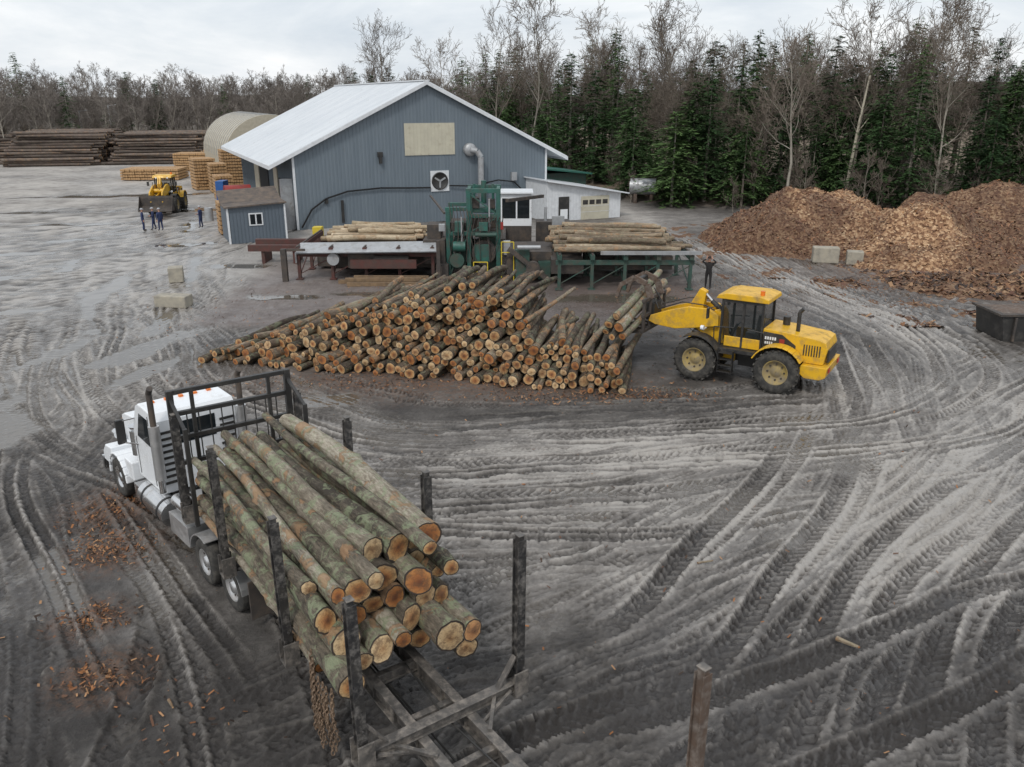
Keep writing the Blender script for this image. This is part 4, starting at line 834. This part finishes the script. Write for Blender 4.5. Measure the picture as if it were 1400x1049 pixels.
X, Y, Z, F_ = heap('wood_chip_pile', 12, 39, 48, 71, [(22.3, 61, 8.3, 7.2, 4.0, .35), (27.3, 57.5, 8.3, 7.2, 3.3, .3), (18.8, 63.0, 4.6, 4.6, 2.4, .3), (30.5, 59, 7.5, 6.5, 2.9, .3)], nzs=.7, fresh=fresh)
pa, pb = [], []
for i in rng.integers(0, X.size, 13000):
    z = Z.ravel()[i]
    if z > .1: (pa if F_.ravel()[i] > .4 else pb).append((X.ravel()[i], Y.ravel()[i], z+.04))
flakes('loose_wood_chips', pa, .05, .15, FC_); flakes('loose_bark_chips', pb, .05, .16, FCD)
X, Y, Z, F_ = heap('bark_mulch_pile', 28, 62, 54, 82, [(40, 66, 10, 8, 3.9, .3), (50, 63, 9, 7, 3.8, .3), (34, 66, 6, 5, 3.0, .3)], st=.22, nzs=.7, fresh=lambda X, Y, Z: np.clip((fbm(X, Y, 3, 12)-.5)*3, 0, .3))
ii = rng.integers(0, X.size, 5000); pts = [(X.ravel()[i], Y.ravel()[i], Z.ravel()[i]+.04) for i in ii if Z.ravel()[i] > .1]; flakes('loose_bark_mulch', pts, .06, .2, FCD)
X, Y, Z, F_ = heap('bark_debris', 17, 42, 37, 52, [(28, 46, 7, 3.6, .8, .2), (35, 42.5, 7, 4.5, 1.0, .2), (23.5, 48.0, 3.6, 1.6, .5, .2)], nzs=.8, fresh=lambda X, Y, Z: np.clip((fbm(X, Y, 2, 17)-.55)*3, 0, .5))
ii = rng.integers(0, X.size, 9000); pts = [(X.ravel()[i], Y.ravel()[i], Z.ravel()[i]+.04) for i in ii if Z.ravel()[i] > .02]; flakes('bark_scraps', pts, .05, .24, [(.2, .1, .05), (.12, .06, .04), (.3, .18, .1), (.07, .045, .03), (.05, .035, .03)])
pts = []
def cl(cx, cy, sx, sy, n):
    for _ in range(n): pts.append((random.gauss(cx, sx), random.gauss(cy, sy), R(.0, .05)))
cl(-10.3, 19.3, .45, .8, 700); cl(-9.4, 17.2, .5, .5, 700); cl(-8.6, 14.4, .4, .25, 400); cl(-7.5, 12.6, .45, .3, 320); cl(-5.8, 11.6, .6, .6, 60); cl(4.9, 27.8, 1.2, .35, 700); cl(-3, 29.2, 4.5, .6, 1400); cl(1.5, 27.6, 2, .4, 700); cl(8, 35, 4, 2, 500); cl(11, 45, 3, 2.5, 700); cl(20.5, 45, 2.2, 2.5, 800); cl(-6, 44, 5, 2, 500); cl(-14, 40, 2, 3, 300)
for _ in range(450): pts.append((R(-14, 16), R(9, 27), R(.0, .05)))
flakes('scattered_bark', pts, .012, .065, [(.30, .13, .05), (.2, .085, .035), (.36, .2, .10), (.12, .06, .035), (.06, .035, .022), (.04, .025, .018)])
lb = LB(); lb.log((6.3, 13.6, .1), (6.6, 13.3, .12), .045, .03, n=7, seg=2, wob=.2); lb.log((4.2, 16.4, .07), (4.55, 16.5, .07), .025, .02, n=6, seg=2); lb.log((-6.0, 11.9, .06), (-5.85, 11.7, .07), .03, .02, n=6, seg=2); lb.obj('broken_branch', 'barkmix')

# ------------------------------------------------------------------ people
def person(name, x, y, face, cloth='navy', hat=True, pose=0, seed=0):
    rnd = random.Random(seed); root = empty(name, place(x, y, face))
    V = []; E = []; RR = []
    def j(p, r, par=None):
        V.append(p); RR.append(r)
        if par is not None: E.append((par, len(V)-1))
        return len(V)-1
    pel = j((0, 0, .95), .15); ab = j((0, 0, 1.12), .14, pel); che = j((.01, 0, 1.3), .165, ab); nk0 = j((0, 0, 1.44), .09, che); nk = j((.01, 0, 1.5), .055, nk0); hd = j((.02, 0, 1.58), .075, nk); hd2 = j((.02, 0, 1.68), .095, hd); j((.01, 0, 1.75), .07, hd2)
    stp = rnd.uniform(.03, .12); hands = []
    for s_ in (-1, 1):
        hp = j((0, s_*.10, .88), .105, pel); kn = j((.03+s_*stp*.4, s_*.12, .5), .07, hp); an = j((s_*stp, s_*.13, .1), .048, kn); j((s_*stp+.16, s_*.14, .045), .045, an)
        sh = j((0, s_*.19, 1.40), .068, che)
        if pose == 1: el = j((.12, s_*.38, 1.5), .045, sh); wr = j((.1, s_*.16, 1.68), .032, el); hdv = Vector((0, -s_*.3, .95))
        elif pose == 2: el = j((-.03, s_*.27, 1.13), .045, sh); wr = j((.2, s_*.18, 1.12), .032, el); hdv = Vector((.95, -s_*.3, 0))
        else: el = j((-.03, s_*.27, 1.12), .045, sh); wr = j((.05, s_*.27, .87), .032, el); hdv = Vector((.15, 0, -.98))
        w0 = Vector(V[wr]); pm = j(tuple(w0+hdv*.07), .034, wr); hands.append(w0+hdv*.08)
        sd = hdv.cross(Vector((1, 0, 0) if abs(hdv.x) < .8 else (0, 0, 1))).normalized()
        for k_, (o_, l_) in enumerate([(-.03, .07), (-.01, .085), (.01, .08), (.03, .06)]):
            a_ = j(tuple(w0+hdv*.11+sd*o_), .010, pm); b_ = j(tuple(w0+hdv*(.11+l_*.6)+sd*o_*1.1+Vector((.008, 0, 0))), .009, a_); j(tuple(w0+hdv*(.11+l_)+sd*o_*1.1+Vector((.022, 0, 0))), .008, b_)
        th = j(tuple(w0+hdv*.06+Vector((.035, 0, 0))+sd*-.03), .011, pm); j(tuple(w0+hdv*.10+Vector((.05, 0, 0))+sd*-.045), .009, th)
    me = bpy.data.meshes.new(name+'_m'); me.from_pydata(V, E, []); o = bpy.data.objects.new('tmp', me); COL.objects.link(o)
    sk = o.modifiers.new('s', 'SKIN')
    for i, r in enumerate(RR): me.skin_vertices[0].data[i].radius = (r, r)
    me.skin_vertices[0].data[0].use_root = True
    ss = o.modifiers.new('u', 'SUBSURF'); ss.levels = 1; ss.render_levels = 1
    dg = bpy.context.evaluated_depsgraph_get(); me2 = bpy.data.meshes.new_from_object(o.evaluated_get(dg)); bpy.data.objects.remove(o)
    for k_ in (cloth, 'skin', 'boot'): me2.materials.append(M[k_])
    for p in me2.polygons:
        c = p.center; p.use_smooth = True
        p.material_index = 1 if (c.z > 1.49 and abs(c.y) < .12) or any((c-h_).length < .115 for h_ in hands) else (2 if c.z < .12 else 0)
    bd = bpy.data.objects.new('body', me2); COL.objects.link(bd); bd.parent = root
    mb = MB(); mb.mat('skin'); mb.cyl((.11, 0, 1.65), (.14, 0, 1.63), .012, .02, n=6); mb.cyl((.02, .095, 1.65), (.02, .11, 1.65), .03, n=8); mb.cyl((.02, -.095, 1.65), (.02, -.11, 1.65), .03, n=8)
    mb.mat('boot'); mb.box(.108, .118, .02, .05, 1.675, 1.69); mb.box(.108, .118, -.05, -.02, 1.675, 1.69); mb.box(.108, .115, -.03, .03, 1.60, 1.61)
    n = 12; mb.mat('helmet' if hat else 'boot')
    for q in range(4):
        r0 = .125*math.cos(q*.38); r1 = .125*math.cos((q+1)*.38); mb.cyl((.01, 0, 1.70+.11*math.sin(q*.38)), (.01, 0, 1.70+.11*math.sin((q+1)*.38)), r0, max(r1, .01), n=n)
    if hat: mb.cyl((.03, 0, 1.695), (.03, 0, 1.705), .145, n=n)
    mb.obj('head_details', root)
person('worker', -29.4, 66.6, .4, seed=1); person('worker.001', -28.8, 67.2, 3.4, seed=2, pose=2); person('worker.002', -28.1, 66.8, 2.6, seed=3); person('worker.003', -25.4, 68.3, 3.0, seed=4, pose=2)
person('worker.004', 10.9, 45.4, -1.9, cloth='dark_cloth', hat=False, pose=1, seed=5)

# ------------------------------------------------------------------ trees
def tmat(name, c1, c2, sc=1.5, rough=.9):
    m, nt, b = new_mat(name); oi = N(nt, 'ShaderNodeObjectInfo').outputs['Random']; tc = N(nt, 'ShaderNodeTexCoord').outputs['Object']
    f = mth(nt, 'ADD', mth(nt, 'MULTIPLY', oi, .45), mth(nt, 'MULTIPLY', noise_node(nt, tc, sc, 2), .6)); nt.links.new(ramp(nt, f, [(.25, c1), (.75, c2)]), b.inputs['Base Color']); b.inputs['Roughness'].default_value = rough; b.inputs['Specular IOR Level'].default_value = .2
    return m
M['tbark'] = tmat('tree_bark', (.12, .10, .082), (.36, .33, .28)); M['twig'] = tmat('tree_twigs', (.11, .088, .07), (.24, .20, .165))
M['twigfar'] = tmat('far_tree_twigs', (.15, .13, .115), (.26, .23, .205))
M['needle'] = tmat('needles', (.02, .046, .017), (.055, .105, .036), 1.1); M['needle2'] = tmat('needles_pine', (.034, .070, .024), (.09, .15, .05), 1.1)
def bare_mesh(seed, h, tr, lean=.0, nch=(15, 7, 5, 2), first=.35, twig=.012, ups=.10, tw='twig'):
    rd = random.Random(seed); V = []; F = []; MI = []
    def tube(pts, rads, n, mi):
        o = len(V)
        for i, p in enumerate(pts):
            d = (pts[min(i+1, len(pts)-1)]-pts[max(i-1, 0)]).normalized(); u = Vector((0, 0, 1)) if abs(d.z) < .9 else Vector((1, 0, 0)); a = d.cross(u).normalized(); b_ = a.cross(d)
            for j_ in range(n): t = 2*math.pi*j_/n; V.append(p+a*(rads[i]*math.cos(t))+b_*(rads[i]*math.sin(t)))
        for i in range(len(pts)-1):
            for j_ in range(n): F.append((o+i*n+j_, o+i*n+(j_+1)%n, o+(i+1)*n+(j_+1)%n, o+(i+1)*n+j_)); MI.append(mi)
    def rec(p, d, L, r, lev):
        ns = (9, 5, 4, 3, 2)[lev]; pts = [p.copy()]; rads = [r*(1.25 if lev == 0 else 1)]; w = (.05, .16, .2, .25, .3)[lev]
        for i in range(ns):
            d = (d+Vector((rd.gauss(0, w), rd.gauss(0, w), rd.gauss(0, w)+(ups if lev else .02)))).normalized(); p = p+d*(L/ns); pts.append(p.copy()); rads.append(max(twig, r*(1-.82*(i+1)/ns)))
        tube(pts, rads, (7, 4, 3, 3, 3)[lev], 0 if lev < 2 else 1)
        if lev < 4 and lev < len(nch):
            for k_ in range(nch[lev]):
                t = first+(1-first)*(k_+rd.random())/nch[lev] if lev == 0 else rd.uniform(.2, 1.); t = min(t, .99); i = min(int(t*ns), ns-1); q = pts[i].lerp(pts[i+1], t*ns-i)
                dd = (pts[i+1]-pts[i]).normalized(); az = rd.uniform(0, 6.28); s1 = dd.cross(Vector((0.3, .2, 1))).normalized(); s2 = s1.cross(dd); an = rd.uniform(.4, .85)
                nd = dd*math.cos(an)+(s1*math.cos(az)+s2*math.sin(az))*math.sin(an)
                rr = rads[i]*(.5 if lev == 0 else .55); LL = L*rd.uniform(.26, .42)*(1.15-.55*t) if lev == 0 else L*rd.uniform(.35, .6)
                rec(q, nd, LL, max(rr, twig), lev+1)
    rec(Vector((0, 0, -.3)), Vector((lean, 0, 1)).normalized(), h, tr, 0)
    me = bpy.data.meshes.new('bare_tree_mesh'); me.from_pydata([tuple(v) for v in V], [], F); me.materials.append(M['tbark']); me.materials.append(M[tw]); me.polygons.foreach_set('material_index', MI); me.polygons.foreach_set('use_smooth', [True]*len(F)); return me
def ever_mesh(seed, h, Rr, mat_='needle', base=.06, gap=.0):
    rd = random.Random(seed); V = []; F = []; MI = []
    n = 6
    for i in range(6):
        z = h*i/5; r = .02*h*(1-i/5.3)*.8
        for j_ in range(n): t = 2*math.pi*j_/n; V.append(Vector((r*math.cos(t), r*math.sin(t), z-.2)))
    for i in range(5):
        for j_ in range(n): F.append((i*n+j_, i*n+(j_+1)%n, (i+1)*n+(j_+1)%n, (i+1)*n+j_)); MI.append(1)
    z = h*base; side = [rd.uniform(.6, 1.2) for _ in range(8)]
    while z < h*.985:
        t = z/h; R0 = Rr*(1-t)**.62*(1 if t > .15 else .8)*(1+.22*math.sin(z*1.7+seed)); nb = 5+int(rd.random()*3)
        for k_ in range(nb):
            if rd.random() < gap: continue
            az = rd.uniform(0, 6.28); L = R0*rd.uniform(.5, 1.15)*side[int(az/6.2832*8) % 8]+.15; u = Vector((math.cos(az), math.sin(az), 0)); s_ = Vector((-math.sin(az), math.cos(az), 0))
            m_ = max(2, int(L/.26)); up = rd.uniform(.0, .35)*(t)+rd.uniform(-.25, .05)
            for q in range(m_):
                f = (q+.6)/m_; c = u*(L*f)+Vector((0, 0, z+up*L*f-.22*L*f*f)); wd = .10+.30*(1-f)*min(1, L/2)
                for e_ in range(3):
                    cc_ = c+s_*rd.uniform(-wd, wd)+Vector((0, 0, rd.uniform(-.1, .08))); l = rd.uniform(.16, .34); wv = l*rd.uniform(.2, .4)
                    a_ = (u+s_*rd.uniform(-1.1, 1.1)+Vector((0, 0, rd.uniform(-.5, .15)))).normalized(); b_ = (a_.cross(Vector((rd.uniform(-.5, .5), rd.uniform(-.5, .5), 1)))).normalized()
                    o = len(V); V += [cc_-a_*l*.6, cc_+b_*wv, cc_+a_*l, cc_-b_*wv]; F.append((o, o+1, o+2, o+3)); MI.append(0)
        z += rd.uniform(.18, .32)*(1 if h < 12 else 1.2)
    me = bpy.data.meshes.new('evergreen_mesh'); me.from_pydata([tuple(v) for v in V], [], F); me.materials.append(M[mat_]); me.materials.append(M['tbark']); me.polygons.foreach_set('material_index', MI); return me
BT = [bare_mesh(10+i, R(14, 17), R(.14, .2), R(-.05, .05), nch=(16, 7, 5, 2), first=R(.3, .5), twig=.016) for i in range(7)]
BF_ = [bare_mesh(40+i, R(13, 16), .17, 0, nch=(15, 6, 4, 2), first=R(.25, .4), twig=.026, tw='twigfar') for i in range(4)]
SH = [bare_mesh(60+i, R(3, 5), .05, R(-.2, .2), nch=(12, 6, 4), first=.1, twig=.014) for i in range(3)]
EV = [ever_mesh(70, 13, 3.4), ever_mesh(71, 11, 3.8, 'needle2'), ever_mesh(72, 15, 3.4, 'needle', .2, .2), ever_mesh(73, 8, 3.3, 'needle2', .02), ever_mesh(74, 16, 3.8, 'needle2', .35, .3)]
forest_e = empty('forest_treeline', Matrix.Identity(4))
def inst(me, x, y, s=1, parent=forest_e, name='tree', sx=None, z=0):
    o = bpy.data.objects.new(name, me); COL.objects.link(o); o.location = (x, y, z); o.rotation_euler = (0, 0, R(0, 6.28)); sx = sx or s*R(.85, 1.2); o.scale = (sx, sx, s)
    if parent: o.parent = parent
    return o
EX = [-200, -95, -60, -30, 0, 14, 30, 48, 70, 200]; EY = [120, 135, 158, 160, 112, 84, 76, 66, 50, 20]
x = -160.
while x < 120:
    ey = float(np.interp(x, EX, EY)); fa = ey > 118; step = 2.3 if not fa else 2.8
    for k_ in range(9):
        y = ey+2+k_*4.0+R(-1.9, 1.9); xx = x+R(-1.7, 1.7)
        if abs(xx)/max(y, 1) > .78: continue
        if -45 < xx < 12 and y < 103: continue
        evp = .62 if xx > -5 else (.16 if xx > -60 else .06)
        if k_ < 3 and xx > 5: evp = .72
        zt = .4+.02*(y-ey); hs = .70 if fa else .74
        if random.random() < evp*.8: inst(random.choice(EV), xx, y, R(.5, 1.0) if k_ < 2 else R(.75, 1.12), name='evergreen', z=zt-.2)
        elif random.random() < .8: inst(random.choice(BF_ if fa else BT), xx, y, hs*R(.7, 1.15), name='bare_tree', z=zt-.2)
        if k_ < 4 and random.random() < .85: inst(random.choice(SH), xx+R(-2, 2), y-R(0, 3), R(.7, 1.4), name='brush', z=.2)
    x += step
for (xx, y, s, i) in [(36, 86, 1.1, 0), (38.5, 84, 1.02, 1), (2, 107, 1.15, 2), (19, 99, 1.2, 3), (50, 80, 1.0, 4), (-20, 135, 1.05, 5), (-2, 112, 1.0, 6), (56, 76, .95, 5), (41, 90, 1.0, 2), (12, 110, 1.05, 1), (-8, 118, 1.0, 0)]:
    inst(BT[i], xx, y, s, parent=None, name='bare_tree', sx=s*.95, z=.2)
for (xx, y, s, i) in [(15.6, 82.5, 1.1, 3), (17.8, 85, 1.05, 1), (12.5, 90, 1.0, 1), (21.5, 82, .85, 3), (33, 84, 1.0, 0), (36.5, 88, 1.05, 0), (31, 81, .8, 3), (7, 104, 1.0, 2), (9.5, 100, 1.0, 0), (-21, 150, 1.0, 2), (-17, 148, .9, 0), (53, 84, .95, 2), (27, 83, .75, 3), (24, 90, 1.0, 1), (42, 78, .85, 3), (47, 74, .85, 1), (4, 98, .9, 1), (18.5, 90, 1.05, 0)]:
    inst(EV[i], xx, y, s, parent=None, name='hemlock_tree', sx=s*1.25, z=.2)
mb = MB(); mb.mat('tan'); pts = [(31.5, 80, 0), (31.7, 80, 4), (32.0, 80, 8), (32.5, 80.2, 12)]
for i in range(3): mb.cyl(pts[i], pts[i+1], .2-.04*i, .16-.04*i, n=8)
mb.beam((31.9, 80, 7), (32.8, 80, 8.3), .06, .06); mb.beam((32.1, 80, 9), (31.3, 80, 10.2), .05, .05); mb.obj('dead_tree_trunk')
hm = pmat('wooded_hill', (.13, .11, .095), (.07, .064, .052), scale=.12, rough=1, bmp=.6, bscale=.5)
X, Y = np.meshgrid(np.arange(-420, 420, 4.), np.arange(205, 420, 5.), indexing='ij')
Z = np.clip((Y-205)/70, 0, 1)*(7+5*fbm(X, Y, 70, 3)+np.clip(X, 0, 200)*.02)+(fbm(X, Y, 6, 8, 3))*2.5*np.clip((Y-205)/20, 0, 1)-.5
me = bpy.data.meshes.new('hill'); nx, ny = X.shape; I = np.arange(nx*ny).reshape(nx, ny); q = np.stack([I[:-1, :-1], I[1:, :-1], I[1:, 1:], I[:-1, 1:]], -1).reshape(-1, 4)
me.from_pydata(np.stack([X, Y, Z], -1).reshape(-1, 3).tolist(), [], q.tolist()); me.materials.append(hm); o = bpy.data.objects.new('hill', me); COL.objects.link(o)
ht = empty('hill_forest', Matrix.Identity(4))
for i in range(280):
    y = R(150, 262) if i > 200 else R(196, 262); xx = (R(.1, .7) if i > 200 else R(-.7, .7))*y; inst(random.choice(BF_), xx, y, R(.6, .9), parent=ht, name='bare_tree', z=min(7, max(0, (y-205)*.11)))

# ------------------------------------------------------------------ world, sun, camera
w = bpy.data.worlds.new('World'); scene.world = w; w.use_nodes = True; nt = w.node_tree; bg = nt.nodes['Background']
sky = N(nt, 'ShaderNodeTexSky'); sky.sky_type = 'NISHITA'; sky.sun_disc = False; sky.sun_elevation = math.radians(48); sky.sun_rotation = math.radians(200); sky.air_density = 1; sky.dust_density = 3
tc = N(nt, 'ShaderNodeTexCoord').outputs['Generated']; mp = N(nt, 'ShaderNodeMapping'); mp.inputs['Scale'].default_value = (1, 1, 3.5); nt.links.new(tc, mp.inputs['Vector'])
cn = noise_node(nt, mp.outputs[0], 3.2, 7, .6, .4); cl_ = ramp(nt, cn, [(.3, (6.0, 6.6, 7.3)), (.5, (7.6, 8.0, 8.4)), (.68, (9.4, 9.5, 9.6))])
mx = mixc(nt, .88, sky.outputs[0], cl_); nt.links.new(mx, bg.inputs['Color']); bg.inputs['Strength'].default_value = .118
sd = bpy.data.lights.new('sun', 'SUN'); sd.energy = 1.5; sd.angle = math.radians(10); sd.color = (1, .97, .92); so = bpy.data.objects.new('sun', sd); COL.objects.link(so)
so.rotation_euler = (math.radians(42), 0, math.radians(-20))
cd = bpy.data.cameras.new('camera'); cam = bpy.data.objects.new('camera', cd); COL.objects.link(cam); cam.location = (0, 0, 10); cam.rotation_euler = (math.radians(90-18.97), 0, 0)
cd.sensor_width = 36; cd.lens = 29.13; cd.clip_end = 3000; cd.clip_start = .1; scene.camera = cam
scene.view_settings.view_transform = 'Standard'; scene.view_settings.look = 'None'; scene.view_settings.exposure = 0
print('OBJ', len(bpy.data.objects))
